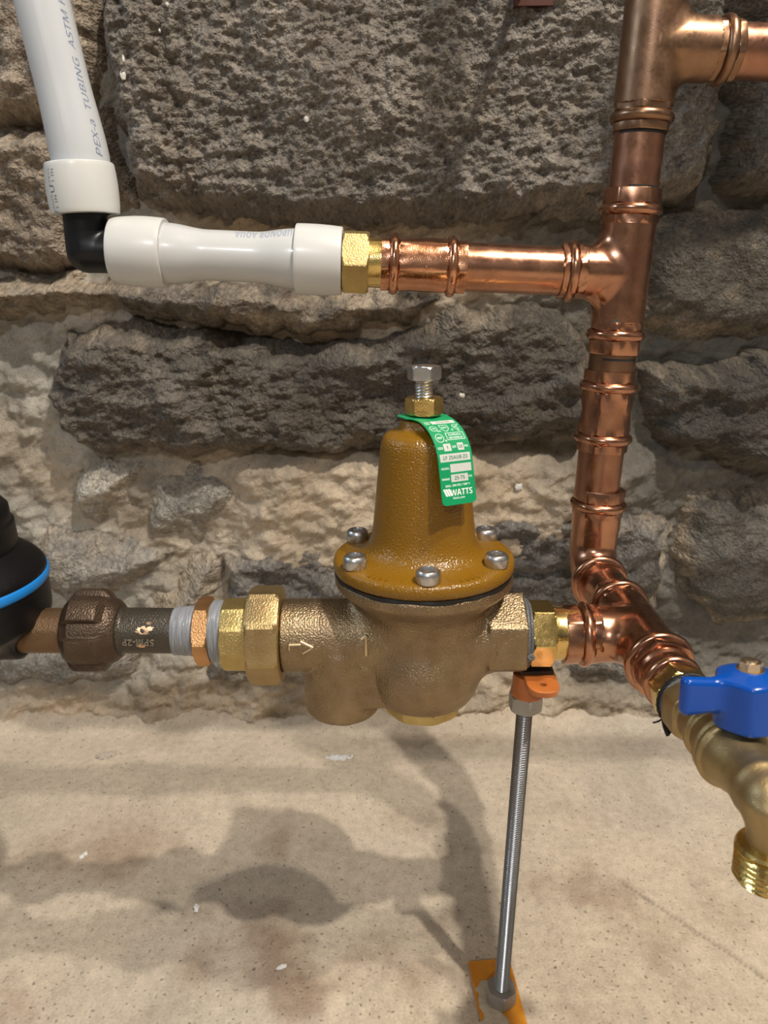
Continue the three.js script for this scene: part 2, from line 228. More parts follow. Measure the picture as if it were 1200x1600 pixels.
// stone wall: mortar bed and single stones, all of them relief surfaces
const WZ = -0.768;
const STONES = [ // name part, outline in millimetres on the wall (x, y pairs), bulge in m, colour, grain: 0 granular, 1 layered, 2 smoothed, step mm
  ['A', [-220, 724, -232, 655, -229, 596, -217, 535, -143, 510, -43, 508, 61, 510, 158, 514, 210, 511, 285, 529, 298, 591, 290, 718, 280, 800, 60, 830, -180, 810], 0.052, [0.218, 0.195, 0.169], 0, 1.8],
  ['B1', [-338, 725, -228, 724, -235, 664, -246, 616, -295, 593, -380, 592, -420, 660, -400, 730], 0.036, [0.329, 0.275, 0.218], 1, 1.8],
  ['B2', [-382, 586, -290, 587, -243, 607, -237, 571, -226, 529, -268, 518, -282, 472, -390, 470], 0.04, [0.329, 0.275, 0.218], 0, 1.8],
  ['D', [-390, 462, -278, 465, -147, 458, -45, 451, 61, 443, 26, 419, -100, 407, -159, 419, -235, 431, -299, 436, -390, 427], 0.04, [0.175, 0.151, 0.127], 1, 1.6],
  ['E', [-300, 410, -236, 424, -159, 411, -100, 402, 8, 404, 73, 431, 169, 430, 204, 384, 203, 317, 138, 302, 13, 297, -75, 291, -168, 295, -299, 299, -332, 355], 0.038, [0.127, 0.112, 0.095], 1, 1.6],
  ['G1', [-233, 286, -135, 275, -146, 237, -195, 198, -245, 205, -252, 245], 0.02, [0.483, 0.460, 0.412], 2, 1.8],
  ['G2', [-307, 286, -241, 284, -259, 239, -297, 219, -328, 246], 0.02, [0.466, 0.452, 0.414], 2, 1.8],
  ['G3', [-348, 220, -279, 208, -209, 192, -256, 149, -342, 124, -375, 171], 0.024, [0.352, 0.332, 0.298], 2, 1.8],
  ['G4', [-243, 145, -183, 189, -168, 176, -178, 126, -210, 101, -260, 109], 0.022, [0.383, 0.350, 0.302], 2, 1.8],
  ['H1', [-167, 183, -104, 206, -26, 202, -7, 167, -22, 102, -123, 103, -168, 126], 0.028, [0.224, 0.212, 0.196], 1, 1.8],
  ['H2', [86, 234, 153, 243, 192, 233, 256, 232, 297, 211, 293, 116, 199, 117, 92, 119, 75, 180], 0.028, [0.190, 0.180, 0.167], 1, 1.8],
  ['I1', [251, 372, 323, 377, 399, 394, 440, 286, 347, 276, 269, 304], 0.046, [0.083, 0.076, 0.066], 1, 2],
  ['I2', [224, 506, 300, 523, 381, 512, 430, 406, 315, 392, 244, 413], 0.028, [0.137, 0.128, 0.112], 2, 2],  // grey stone, darkened further: shade of the right side is in its colour
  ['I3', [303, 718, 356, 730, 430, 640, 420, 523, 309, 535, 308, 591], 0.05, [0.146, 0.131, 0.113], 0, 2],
  ['I4', [303, 251, 422, 243, 450, 110, 370, 89, 305, 134], 0.024, [0.134, 0.127, 0.113], 2, 2],  // colour also carries the shade on this side of the wall
  ['K1', [-446, 100, -324, 110, -253, 90, -266, 49, -348, 30, -459, 26], 0.036, [0.384, 0.365, 0.332], 2, 2],
  ['K2', [-204, 93, -29, 95, -2, 49, -120, 29, -202, 36], 0.03, [0.332, 0.305, 0.264], 2, 2],
  ['K3', [188, 84, 288, 98, 359, 67, 357, 28, 247, 22, 184, 39], 0.026, [0.251, 0.233, 0.210], 2, 2],
  ['L1', [-680, 460, -480, 470, -400, 440, -400, 330, -480, 290, -690, 300], 0.04, [0.226, 0.202, 0.173], 0, 4],
  ['L2', [-700, 720, -500, 740, -430, 640, -420, 500, -520, 480, -700, 490], 0.045, [0.193, 0.164, 0.135], 0, 4],
  ['L3', [-700, 270, -500, 260, -450, 130, -520, 30, -700, 20], 0.04, [0.316, 0.296, 0.262], 2, 4],
  ['R1', [450, 720, 640, 740, 700, 560, 620, 470, 450, 480, 440, 640], 0.045, [0.150, 0.132, 0.112], 0, 4],
  ['R2', [450, 450, 640, 440, 690, 300, 560, 240, 460, 290], 0.04, [0.151, 0.140, 0.122], 1, 4],
  ['R3', [470, 220, 620, 220, 700, 100, 640, 20, 470, 30], 0.036, [0.227, 0.210, 0.187], 2, 4],
  ['U1', [-700, 1080, -430, 1100, -420, 860, -460, 760, -700, 750], 0.05, [0.179, 0.155, 0.126], 0, 5],
  ['U2', [-390, 1100, 40, 1110, 60, 870, -200, 835, -400, 850], 0.05, [0.150, 0.132, 0.109], 0, 5],
  ['U3', [80, 1110, 460, 1090, 470, 760, 310, 760, 290, 830, 80, 860], 0.05, [0.150, 0.132, 0.109], 0, 5],
];
const STONE = {};
function sdPoly(px, py, P) { // negative inside
  let d = 1e9, s = 1; const n = P.length / 2;
  for (let i = 0, j = n - 1; i < n; j = i++) {
    const ax = P[i * 2], ay = P[i * 2 + 1], bx = P[j * 2], by = P[j * 2 + 1], ex = bx - ax, ey = by - ay, wx = px - ax, wy = py - ay, t = clamp((wx * ex + wy * ey) / (ex * ex + ey * ey), 0, 1), qx = wx - ex * t, qy = wy - ey * t;
    d = Math.min(d, qx * qx + qy * qy);
    const c1 = py >= ay, c2 = py < by, c3 = ex * wy > ey * wx; if ((c1 && c2 && c3) || (!c1 && !c2 && !c3)) s = -s;
  }
  return s * Math.sqrt(d);
}
// relief of the mortar bed (x, y in metres; result in metres towards the viewer)
function mortarH(x, y) {
  const ledge = sstep(0.306, 0.272, y) * sstep(0.1, 0.25, y) * sstep(-0.2, -0.1, x) * sstep(0.34, 0.2, x);
  const foot = sstep(0.13, 0.0, y), shelf = sstep(0.475, 0.455, y) * sstep(0.42, 0.45, y);
  return 0.006 + 0.034 * ledge + 0.03 * foot + 0.012 * shelf + 0.010 * fbm3(x * 9, y * 12, 1.7, 3) + 0.0065 * fbm3(x * 40, y * 58, 4.1, 5, 0.56) + 0.0012 * noise3(x * 260, y * 260, 2);
}
function mortarC(x, y) {
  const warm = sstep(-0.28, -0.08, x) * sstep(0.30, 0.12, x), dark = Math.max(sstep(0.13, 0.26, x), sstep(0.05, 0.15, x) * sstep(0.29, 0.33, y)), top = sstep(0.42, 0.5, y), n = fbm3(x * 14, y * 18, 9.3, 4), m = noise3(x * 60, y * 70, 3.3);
  const b = [lerp(0.36, 0.5, warm), lerp(0.345, 0.42, warm), lerp(0.305, 0.32, warm)], d = [0.1, 0.094, 0.082], k = (1 + 0.34 * n + 0.16 * m) * lerp(1, 0.8, top);  // d: dark mortar on the right, deepened by shade put into its colour
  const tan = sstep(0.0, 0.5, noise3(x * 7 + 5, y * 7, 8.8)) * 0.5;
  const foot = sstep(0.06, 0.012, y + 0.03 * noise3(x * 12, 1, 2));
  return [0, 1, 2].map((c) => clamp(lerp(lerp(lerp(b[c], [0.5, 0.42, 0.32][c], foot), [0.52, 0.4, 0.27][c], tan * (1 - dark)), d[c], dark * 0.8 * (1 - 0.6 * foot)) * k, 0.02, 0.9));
}
function relief(xs, ys, fn, keep) { // fn(x, y) gives [z, r, g, b]; keep(x, y) drops what lies outside
  const nx = xs.length, ny = ys.length, map = new Int32Array(nx * ny).fill(-1), pos = [], col = [], uv = [], idx = [];
  for (let j = 0; j < ny; j++) for (let i = 0; i < nx; i++) { const r = keep && !keep(xs[i], ys[j]) ? null : fn(xs[i], ys[j]); if (!r) continue; map[j * nx + i] = pos.length / 3; pos.push(r[4] ?? xs[i], r[5] ?? ys[j], r[0]); col.push(r[1], r[2], r[3]); uv.push(xs[i], ys[j]); }
  for (let j = 0; j + 1 < ny; j++) for (let i = 0; i + 1 < nx; i++) { const a = map[j * nx + i], b = map[j * nx + i + 1], c = map[(j + 1) * nx + i], d = map[(j + 1) * nx + i + 1]; if (a < 0 || b < 0 || c < 0 || d < 0) continue; idx.push(a, b, d, a, d, c); }
  const g = new THREE.BufferGeometry(); g.setAttribute('position', new THREE.Float32BufferAttribute(pos, 3)); g.setAttribute('color', new THREE.Float32BufferAttribute(col, 3)); g.setAttribute('uv', new THREE.Float32BufferAttribute(uv, 2)); g.setIndex(idx); g.computeVertexNormals(); return g;
}
const range = (a, b, s) => { const n = Math.round((b - a) / s); return Array.from({ length: n + 1 }, (_, i) => lerp(a, b, i / n)); };
const graded = (a, b, c, d, fine, coarse) => [...range(a, b, coarse), ...range(b, c, fine).slice(1), ...range(c, d, coarse).slice(1)];
const wall = new THREE.Group(); wall.name = 'wall_back'; wall.userData = { kind: 'structure', label: 'rough basement wall of large rubble stones bedded in smeared mortar' }; scene.add(wall);
const stoneMat = std(C(1, 1, 1), 0.86, 0, { vertexColors: true, map: T.stoneCol, bumpMap: T.stone, bumpScale: 0.005 });
const mortarMat = std(C(1, 1, 1), 0.9, 0, { vertexColors: true, map: T.floorCol, bumpMap: T.stone, bumpScale: 0.0014 });
{
  const back = shadows(new THREE.Mesh(boxUV(slab(-1.9, 2.15, -0.05, 2.4, -1.1, -0.81)), M.concrete)); back.name = 'backing'; wall.add(back);
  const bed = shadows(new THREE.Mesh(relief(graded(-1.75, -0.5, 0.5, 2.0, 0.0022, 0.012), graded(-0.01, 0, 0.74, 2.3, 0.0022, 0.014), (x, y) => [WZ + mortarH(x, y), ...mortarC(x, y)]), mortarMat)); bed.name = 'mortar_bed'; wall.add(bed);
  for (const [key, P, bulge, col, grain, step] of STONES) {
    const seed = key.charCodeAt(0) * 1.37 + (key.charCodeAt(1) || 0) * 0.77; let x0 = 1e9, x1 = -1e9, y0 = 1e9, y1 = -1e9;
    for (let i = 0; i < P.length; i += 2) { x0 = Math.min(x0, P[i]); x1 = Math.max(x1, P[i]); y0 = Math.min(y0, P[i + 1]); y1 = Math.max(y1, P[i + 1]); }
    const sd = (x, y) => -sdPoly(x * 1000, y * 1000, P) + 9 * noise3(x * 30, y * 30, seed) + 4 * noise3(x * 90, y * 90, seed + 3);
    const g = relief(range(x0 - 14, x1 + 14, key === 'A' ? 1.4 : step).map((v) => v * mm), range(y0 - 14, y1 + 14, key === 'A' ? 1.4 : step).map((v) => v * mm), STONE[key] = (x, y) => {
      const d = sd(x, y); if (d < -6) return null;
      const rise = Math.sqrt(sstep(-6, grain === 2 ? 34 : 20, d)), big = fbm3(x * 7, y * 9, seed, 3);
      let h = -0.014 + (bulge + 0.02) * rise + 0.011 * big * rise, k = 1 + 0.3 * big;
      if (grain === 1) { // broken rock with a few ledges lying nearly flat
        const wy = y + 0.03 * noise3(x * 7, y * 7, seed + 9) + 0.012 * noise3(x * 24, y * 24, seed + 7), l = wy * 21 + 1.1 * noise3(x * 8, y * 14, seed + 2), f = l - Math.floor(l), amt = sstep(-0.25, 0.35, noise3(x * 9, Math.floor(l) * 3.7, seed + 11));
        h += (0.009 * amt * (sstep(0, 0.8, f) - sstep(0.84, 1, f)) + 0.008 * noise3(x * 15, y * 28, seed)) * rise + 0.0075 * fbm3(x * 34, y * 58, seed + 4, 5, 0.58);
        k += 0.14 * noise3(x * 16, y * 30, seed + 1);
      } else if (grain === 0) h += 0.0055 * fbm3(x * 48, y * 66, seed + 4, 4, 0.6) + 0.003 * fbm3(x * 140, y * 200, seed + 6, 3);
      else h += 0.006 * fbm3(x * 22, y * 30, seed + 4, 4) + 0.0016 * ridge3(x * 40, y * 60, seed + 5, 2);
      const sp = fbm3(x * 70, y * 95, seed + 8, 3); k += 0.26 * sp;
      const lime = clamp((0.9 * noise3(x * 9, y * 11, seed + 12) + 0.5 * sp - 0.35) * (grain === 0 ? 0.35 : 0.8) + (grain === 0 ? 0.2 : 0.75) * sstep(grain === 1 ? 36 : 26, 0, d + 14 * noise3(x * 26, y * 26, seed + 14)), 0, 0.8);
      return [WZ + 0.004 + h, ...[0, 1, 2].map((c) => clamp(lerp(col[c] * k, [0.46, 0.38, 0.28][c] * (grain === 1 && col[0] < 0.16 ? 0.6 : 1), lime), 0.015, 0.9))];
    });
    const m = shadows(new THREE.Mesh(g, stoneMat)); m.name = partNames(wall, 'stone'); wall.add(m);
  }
}
// paint drips and crumbs stuck to the wall
for (const [key, x, y, sx, sy] of [['A', -0.2075, 0.631, 1.2, 4], ['A', -0.2085, 0.62, 2.3, 3.6], ['A', -0.168, 0.67, 1.3, 1.8], ['A', -0.176, 0.652, 1, 1.6], ['A', -0.06, 0.585, 2.2, 2.2], ['E', 0.075, 0.352, 2.6, 2.4]]) {
  const z = STONE[key](x, y)[0]; part(wall, 'paint_drip', nets((a, b, c) => (Math.hypot(a / sx, b / sy, c / 1.1) - 1) + 0.35 * noise3(a * 0.8, b * 0.5, c + x * 90), [-sx * 1.5, -sy * 1.5, -2], [sx * 1.5, sy * 1.5, 2], 0.4), M.chipPaint, { pos: [x * 1000, y * 1000, z * 1000 + 0.4] });
}
{ const z = WZ + mortarH(0.132, 0.262); part(wall, 'lime_crumb', nets((a, b, c) => (Math.hypot(a / 3.6, b / 4.2, c / 3) - 1) * 3 + 1.1 * noise3(a * 0.4, b * 0.4, c * 0.4), [-6, -6, -5], [6, 6, 5], 0.5), M.chipWhite, { pos: [132, 262, z * 1000 + 1] }); }
// floor
{
  const xs = graded(-1.75, -0.5, 0.5, 2.0, 0.0024, 0.02), ys = graded(-2.75, 0.1, 0.79, 0.81, 0.0024, 0.02);
  const g = relief(xs, ys, (x, v) => {
    const z = -v, n = fbm3(x * 6, z * 6, 3.1, 4), s = fbm3(x * 16 + 3, z * 16, 5.5, 4), f = noise3(x * 90, z * 90, 1.1);
    const brown = clamp(1.1 * s + 0.4 * n - 0.12, 0, 0.8) * sstep(0.35, 0.1, x) * sstep(-0.62, -0.5, z), grey = clamp(noise3(x * 5, z * 5 + 7, 2.2), 0, 0.5);
    let k = 1 + 0.1 * n + 0.06 * f, c = [0.56, 0.48, 0.378].map((b, i) => lerp(lerp(b * k, [0.2, 0.115, 0.065][i], brown * 0.85), [0.5, 0.46, 0.4][i], grey));
    const cr = Math.abs((x - 0.215 - 0.05 * Math.sin((z + 0.45) * 9)) - (z + 0.47) * 0.38), crack = sstep(0.0022, 0.0004, cr + 0.001 * noise3(x * 120, z * 120, 4)) * sstep(-0.52, -0.48, z);
    c = c.map((b) => b * (1 - 0.45 * crack));
    const bank = sstep(-0.70, -0.775, z + 0.03 * noise3(x * 9, 3, 1)); 
    return [z, ...c, x, 0.02 * bank * (1 + 0.6 * noise3(x * 14, z * 20, 6)) + 0.003 * bank * fbm3(x * 50, z * 50, 7, 3) + 0.0016 * n + 0.0007 * s + 0.00035 * f - 0.0018 * crack - 0.0006];
  });
  const m = shadows(new THREE.Mesh(g, std(C(1, 1, 1), 0.88, 0, { vertexColors: true, map: T.floorCol, bumpMap: T.floorBump, bumpScale: 0.0014 })));
  m.name = 'floor'; m.userData = { kind: 'structure', label: 'beige worn concrete floor with brown stains' }; scene.add(m);
  struct('floor_slab', 'concrete slab under the floor', M.concrete, [slab(-1.9, 2.15, -0.2, -0.02, -1.1, 2.9)]);
}
// lamps
for (const [name, p, c, I, soft, label] of LAMPS) {
  const t = thing(name, label, 'lamp', p); const top = 2300 - p[1] * 1000;
  part(t, 'socket', lathe([[0, top], [38, top], [38, top - 12], [20, top - 16], [18, 34], [14, 32], [0, 32]].reverse()), M.plaster);
  const b = part(t, 'glass_bulb', lathe([[0, -34], [16, -31], [27, -20], [31, -4], [28, 10], [18, 24], [13, 33], [0, 33]]), std(C(0.8, 0.8, 0.8), 0.4, 0, { emissive: C(...c), emissiveIntensity: 9 }));
  b.castShadow = false;
  const l = new THREE.PointLight(C(...c), I, 0, 2); l.position.set(...p); l.castShadow = true; l.shadow.radius = soft; l.shadow.mapSize.set(1024, 1024); scene.add(l);
}

// ---------------------------------------------------------------- pressure regulator
const REG = [0.0211, 0.2695, -0.39];
{
  const t = thing('pressure_regulator', 'cast bronze water pressure regulator with an ochre painted bell bonnet and six bolts', 'pressure regulator', REG);
  const R = curve1([[-38.5, 24], [-36, 27.5], [-30, 30.8], [-20, 32.8], [-10, 31.8], [0, 29.5], [10, 30.5], [18, 33.5], [24, 38], [29, 43.5], [32, 47], [34, 48.2]]);
  const body = (x, y, z) => {
    const r = Math.hypot(x, z);
    let d = smax((r - R(y)) * 0.82, Math.max(y - 39.2, -38.5 - y), 2.5);
    d = smin(d, cyX(x, y, z, 20.5, -78, 0, 1), 9);
    d = smin(d, Math.max((Math.hypot(y, z) - lerp(25, 21.5, clamp((x - 14) / 22, 0, 1))) * 0.95, 6 - x, x - 37), 7);
    d = smin(d, smax(hexYZ(y, z, 21.3), Math.max(Math.abs(x - 44.5) - 10.5, Math.hypot(y, z) - 24.3), 1.6), 2.5);
    const pocket = smin(cyY(x + 46, y, z, 21.6, -46.5, 0, 5), sbox(x, y, z, -26, -23, 0, 24, 14.5 - 0.06 * (x + 46), 19.6, 3), 2.5);
    return smin(d, pocket, 0.9);
  };
  const bm = part(t, 'body', nets(body, [-80, -58, -51], [57, 42, 51], 1.15), M.bronze, { label: 'sand cast bronze body' });
  // raised casting marks on the inlet barrel: ridges laid on its surface
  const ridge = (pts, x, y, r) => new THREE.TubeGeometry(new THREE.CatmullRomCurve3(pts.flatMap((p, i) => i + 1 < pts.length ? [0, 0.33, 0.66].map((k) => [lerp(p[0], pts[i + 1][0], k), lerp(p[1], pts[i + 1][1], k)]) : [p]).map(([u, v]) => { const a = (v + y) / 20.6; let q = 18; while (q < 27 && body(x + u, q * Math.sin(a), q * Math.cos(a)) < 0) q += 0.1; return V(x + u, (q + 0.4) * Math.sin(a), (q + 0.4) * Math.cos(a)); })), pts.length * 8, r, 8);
  const crest = std(C(0.72, 0.58, 0.38), 0.42, 1, { bumpMap: T.fine, bumpScale: 0.0001 }); // lighter than the body: highlight on the ridges put into the colour
  part(bm, 'raised_numeral', join(ridge([[-2.6, 3.2], [0, 5]], -31.5, 3.6, 0.8), ridge([[0, 5], [0, -5.6]], -31.5, 3.6, 0.9)), crest, { label: 'raised cast numeral with a highlight put into its colour' });
  part(bm, 'raised_arrow', join(ridge([[-6.4, -1.2], [-6.4, 1.6]], -66, 2.6, 0.6), ridge([[-6.4, 1.6], [0, 1.8]], -66, 2.6, 0.8), ridge([[-0.4, 3.4], [6.2, 0]], -66, 2.6, 0.85), ridge([[6.2, 0], [0.6, -3.2]], -66, 2.6, 0.6)), crest, { label: 'raised cast arrow with a highlight painted along its crest' });
  part(t, 'bottom_cap', join(nut(20.6, 8, -45.5, -38.8, { ch: 1.4, turn: 0.2 }), lathe([[0, -39.4], [22, -39.4], [22, -37], [0, -37]])), M.brassRough, { label: 'flat brass hex cap under the body' });
  part(t, 'strainer_plug', nut(13.5, 8, -49.5, -45.5, { ch: 1, turn: 0.2 }), M.bronze, { pos: [-46, 0, 0] });
  part(t, 'gasket', rings([[37.6, 46], [37.8, (a) => 47.7 + 0.4 * Math.sin(a * 9)], [38.9, (a) => 48.1 + 0.35 * Math.sin(a * 13 + 1)], [40.2, (a) => 47.9 + 0.3 * Math.sin(a * 7)], [40.4, 46]], 120), M.rubber, { label: 'black rubber diaphragm edge' });
  const bon = part(t, 'bonnet', lathe([[0, 40.2], [47.4, 40.2], [48.3, 41.2], [48.7, 43], [48.6, 45.4], [48, 46.9], [46.6, 47.8], [44, 48.1], [40.5, 48.3], [36.6, 49], [33.4, 50.4], [31, 52.4], [29.2, 55.2], [28.1, 58.5], [27.3, 62.5], [26.6, 68], [25.9, 75], [25.2, 82], [24.4, 90], [23.6, 98], [22.9, 104], [22.5, 107.4], [22, 109.8], [21, 112], [19.4, 113.7], [17.6, 114.6], [15.8, 115.1], [14.2, 115.7], [13, 116.8], [12.2, 118.3], [11.8, 120.2], [11.2, 121], [0, 121]], 120, 60), M.ochre, { label: 'glossy ochre painted bell shaped bonnet' });
  for (const a0 of [28, -34]) for (let i = 0; i < 4; i++) { const a = (a0 + (i - 1.5) * 4.2) * D2R; part(bon, 'raised_casting_mark', new THREE.BoxGeometry(1.1, 0.9, 2.6).rotateY(a + (i % 2) * 0.5).translate(44.2 * Math.sin(a), 47.9, 44.2 * Math.cos(a)), M.ochre); }
  for (let k = 0; k < 6; k++) {
    const a = k * 60 * D2R, b = part(t, 'bolt', lathe([[0, 0], [5.9, 0], [6.2, 0.5], [6.25, 4.2], [6, 5.6], [5.2, 6.6], [4.2, 6.95], [3.1, 7], [2.9, 6.6], [2.8, 4], [0, 4]], 48), M.steel, { pos: [41.8 * Math.sin(a), 48, 41.8 * Math.cos(a)] });
    b.userData.label = 'round headed steel socket bolt';
  }
  const sc = part(t, 'adjusting_screw', thread(4.75, 0.75, 1.55, 120.5, 142), M.steel, { label: 'steel adjusting screw with a bright hex head' });
  part(sc, 'hex_head', join(nut(7.6, 6, 141, 147.6, { ch: 0.9, turn: 0.32, cut: 1.05 }), lathe([[0, 147.4], [6.6, 147.4], [6.4, 147.9], [0, 147.9]])), M.zinc);
  part(t, 'lock_nut', nut(8.5, 6, 123.4, 132, { ch: 0.9, turn: 0.46 }), M.brass, { label: 'polished brass lock nut' });
  // union on the inlet side
  const un = part(t, 'union_nut', axisTo(rings([[0, poly(20.6, 8, 0.22)], [0.5, (a) => Math.min(poly(25.4, 8, 0.22)(a), 26)], [2.2, poly(25.8, 8, 0.22)], [16.2, poly(25.8, 8, 0.22)], [18, (a) => Math.min(poly(25.4, 8, 0.22)(a), 26)], [18.2, 20.8]], 160, 20), [1, 0, 0], [-96.3, 0.6, 0]), M.bronzeNut, { label: 'wide octagonal union nut' });
  part(un, 'raised_mark', new THREE.BoxGeometry(5, 0.7, 1).translate(-88, -1.5, 26), M.bronzeNut);
  part(t, 'union_tailpiece', axisTo(rings([[0, 16], [0.2, (a) => 19.4], [1.2, poly(19.6, 10, 0.1)], [12, poly(19.9, 10, 0.1)], [18, 20]], 120, 24), [1, 0, 0], [-110.6, 0.9, 0]), M.brassRough, { label: 'faceted brass union tailpiece' });
}
// green tag looped under the lock nut
{
  const t = thing('hang_tag', 'curved green printed tag hanging from the top of the ochre bonnet', 'tag', [REG[0], REG[1] + 0.1222, REG[2]], [0, 31, 0]);
  const tex = canvasTex(440, 1240, (c, w, h) => {
    c.fillStyle = '#00905a'; c.fillRect(0, 0, w, h);
    const P = '#e2e6e2', G = '#0a7a50'; c.strokeStyle = P; c.lineWidth = 6;
    const box = (x, y, bw, bh, s, f) => { c.fillStyle = '#c2c6c2'; c.fillRect(x, y, bw, bh); if (s) { c.fillStyle = '#2d6e52'; c.font = 'bold ' + f + 'px sans-serif'; c.textAlign = 'center'; c.fillText(s, x + bw / 2, y + bh / 2 + f * 0.36); } };
    const tx = (s, x, y, f, al = 'left', wgt = 'bold ') => { c.fillStyle = P; c.font = wgt + f + 'px sans-serif'; c.textAlign = al; c.fillText(s, x, y); };
    const y0 = 318;
    tx('MAX', 30, y0 - 24, 28); tx('TEMP', 26, y0 + 6, 26); box(112, y0 - 52, 300, 62, '0.0 20 BAR', 34);
    c.beginPath(); c.ellipse(80, y0 + 82, 44, 36, 0, 0, TAU); c.stroke(); tx('ASSE', 80, y0 + 92, 26, 'center'); tx('1003', 128, y0 + 132, 24, 'center');
    c.beginPath(); c.moveTo(170, y0 + 38); c.lineTo(270, y0 + 38); c.lineTo(268, y0 + 92); c.quadraticCurveTo(250, y0 + 124, 220, y0 + 134); c.quadraticCurveTo(190, y0 + 124, 172, y0 + 92); c.closePath(); c.stroke(); tx('UPC', 220, y0 + 92, 36, 'center'); tx('®', 288, y0 + 128, 34);
    c.beginPath(); c.arc(366, y0 + 72, 36, 0.6, TAU - 0.3); c.stroke(); tx('SA', 366, y0 + 86, 36, 'center'); tx('®', 398, y0 + 48, 26); tx('LR', 360, y0 + 138, 28);
    c.beginPath(); c.arc(92, y0 + 212, 50, 0, TAU); c.stroke(); tx('NSF', 92, y0 + 224, 36, 'center'); tx('®', 146, y0 + 262, 32);
    c.strokeRect(186, y0 + 158, 222, 84); tx('Certified to', 297, y0 + 194, 30, 'center'); tx('NSF/ANSI 61', 297, y0 + 230, 30, 'center');
    tx('SIZE', 22, y0 + 340, 34); box(100, y0 + 284, 92, 80, '1', 48); tx('SET', 206, y0 + 336, 34); box(276, y0 + 284, 78, 80, '50', 50); tx('PSI', 362, y0 + 336, 32);
    box(26, y0 + 392, 386, 82, 'LF 25AUB Z3', 54);
    tx('MODEL', 26, y0 + 552, 30); box(142, y0 + 500, 270, 86);
    tx('RANGE', 22, y0 + 660, 30); box(140, y0 + 608, 218, 78, '25-75', 54); tx('PSI', 366, y0 + 654, 30);
    tx('MAX. 300 PSI / 180º F', 216, y0 + 732, 32, 'center');
    c.fillStyle = '#eef0ee'; for (let i = 0; i < 3; i++) { c.beginPath(); const x = 22 + i * 30; c.moveTo(x, y0 + 750); c.lineTo(x + 24, y0 + 750); c.lineTo(x + 58, y0 + 826); c.lineTo(x + 34, y0 + 826); c.closePath(); c.fill(); }
    tx('WATTS', 112, y0 + 826, 90, 'left', 'bold '); tx('Watts.com', 216, y0 + 862, 30, 'center');
  });
  // outline of the flattened tag: a wide ring end round the screw and a straight strip with rounded corners
  const W = 10.3, L = 58, R0 = 15, pos = [], uv = [], idx = [], ns = 72, nw = 20, th = 0.5;
  const bend = (s) => { // out from the screw, then down: [out, down, angle]
    const a0 = 6, r = 23; if (s < a0) return [s, 0.02 * s, 0.05];
    const q = (s - a0) / r, lim = 1.33; if (q < lim) return [a0 + r * Math.sin(q), 0.12 + r * (1 - Math.cos(q)), q];
    const e = s - a0 - r * lim; return [a0 + r * Math.sin(lim) + e * Math.cos(lim), 0.12 + r * (1 - Math.cos(lim)) + e * Math.sin(lim), lim];
  };
  const half = (s) => { let w = s < 4 ? Math.sqrt(Math.max(0, R0 * R0 - (s < 0 ? s * s * 1.9 : s * s * 2.4))) : W; if (s >= 4 && s < 12) w = lerp(11.5, W, sstep(4, 12, s)); if (s < 4) w = Math.min(w, 13); const c = 2.2; if (s > L - c) w = W - c + Math.sqrt(Math.max(0, c * c - (s - L + c) ** 2)); return w; };
  const grid = (off, flip) => { const base = pos.length / 3; for (let j = 0; j <= ns; j++) { const s = lerp(-9, L, j / ns), [o, d, a] = bend(Math.max(s, -9)), h = half(s); for (let i = 0; i <= nw; i++) { const u = i / nw * 2 - 1; pos.push(u * h, -d + off * Math.cos(a), (s < 0 ? s : o) + off * Math.sin(a)); uv.push(clamp((u * h + W) / (2 * W), 0.004, 0.996), clamp(1 - (s + 0.5) / (L + 0.5), 0.002, 0.998)); } }
    for (let j = 0; j < ns; j++) for (let i = 0; i < nw; i++) { const a = base + j * (nw + 1) + i, b = a + 1, c = a + nw + 1, d = c + 1; if (Math.hypot((pos[a * 3] + pos[d * 3]) / 2, (pos[a * 3 + 2] + pos[d * 3 + 2]) / 2) < 6.4) continue; flip ? idx.push(a, b, c, b, d, c) : idx.push(a, c, b, b, c, d); } return base; };
  const A = grid(th / 2, false), B = grid(-th / 2, true), ring = []; for (let i = 0; i <= nw; i++) ring.push(i); for (let j = 1; j <= ns; j++) ring.push(j * (nw + 1) + nw); for (let i = nw - 1; i >= 0; i--) ring.push(ns * (nw + 1) + i); for (let j = ns - 1; j > 0; j--) ring.push(j * (nw + 1));
  ring.forEach((p, i) => { const q = ring[(i + 1) % ring.length]; idx.push(A + p, A + q, B + p, A + q, B + q, B + p); });
  const g = new THREE.BufferGeometry(); g.setAttribute('position', new THREE.Float32BufferAttribute(pos, 3)); g.setAttribute('uv', new THREE.Float32BufferAttribute(uv, 2)); g.setIndex(idx);
  part(t, 'tag_plate', toCreasedNormals(g, 40 * D2R), phy(C(1, 1, 1), 0.42, 0, { map: tex }), { uv: false, rot: [0, 0, -2] });
}

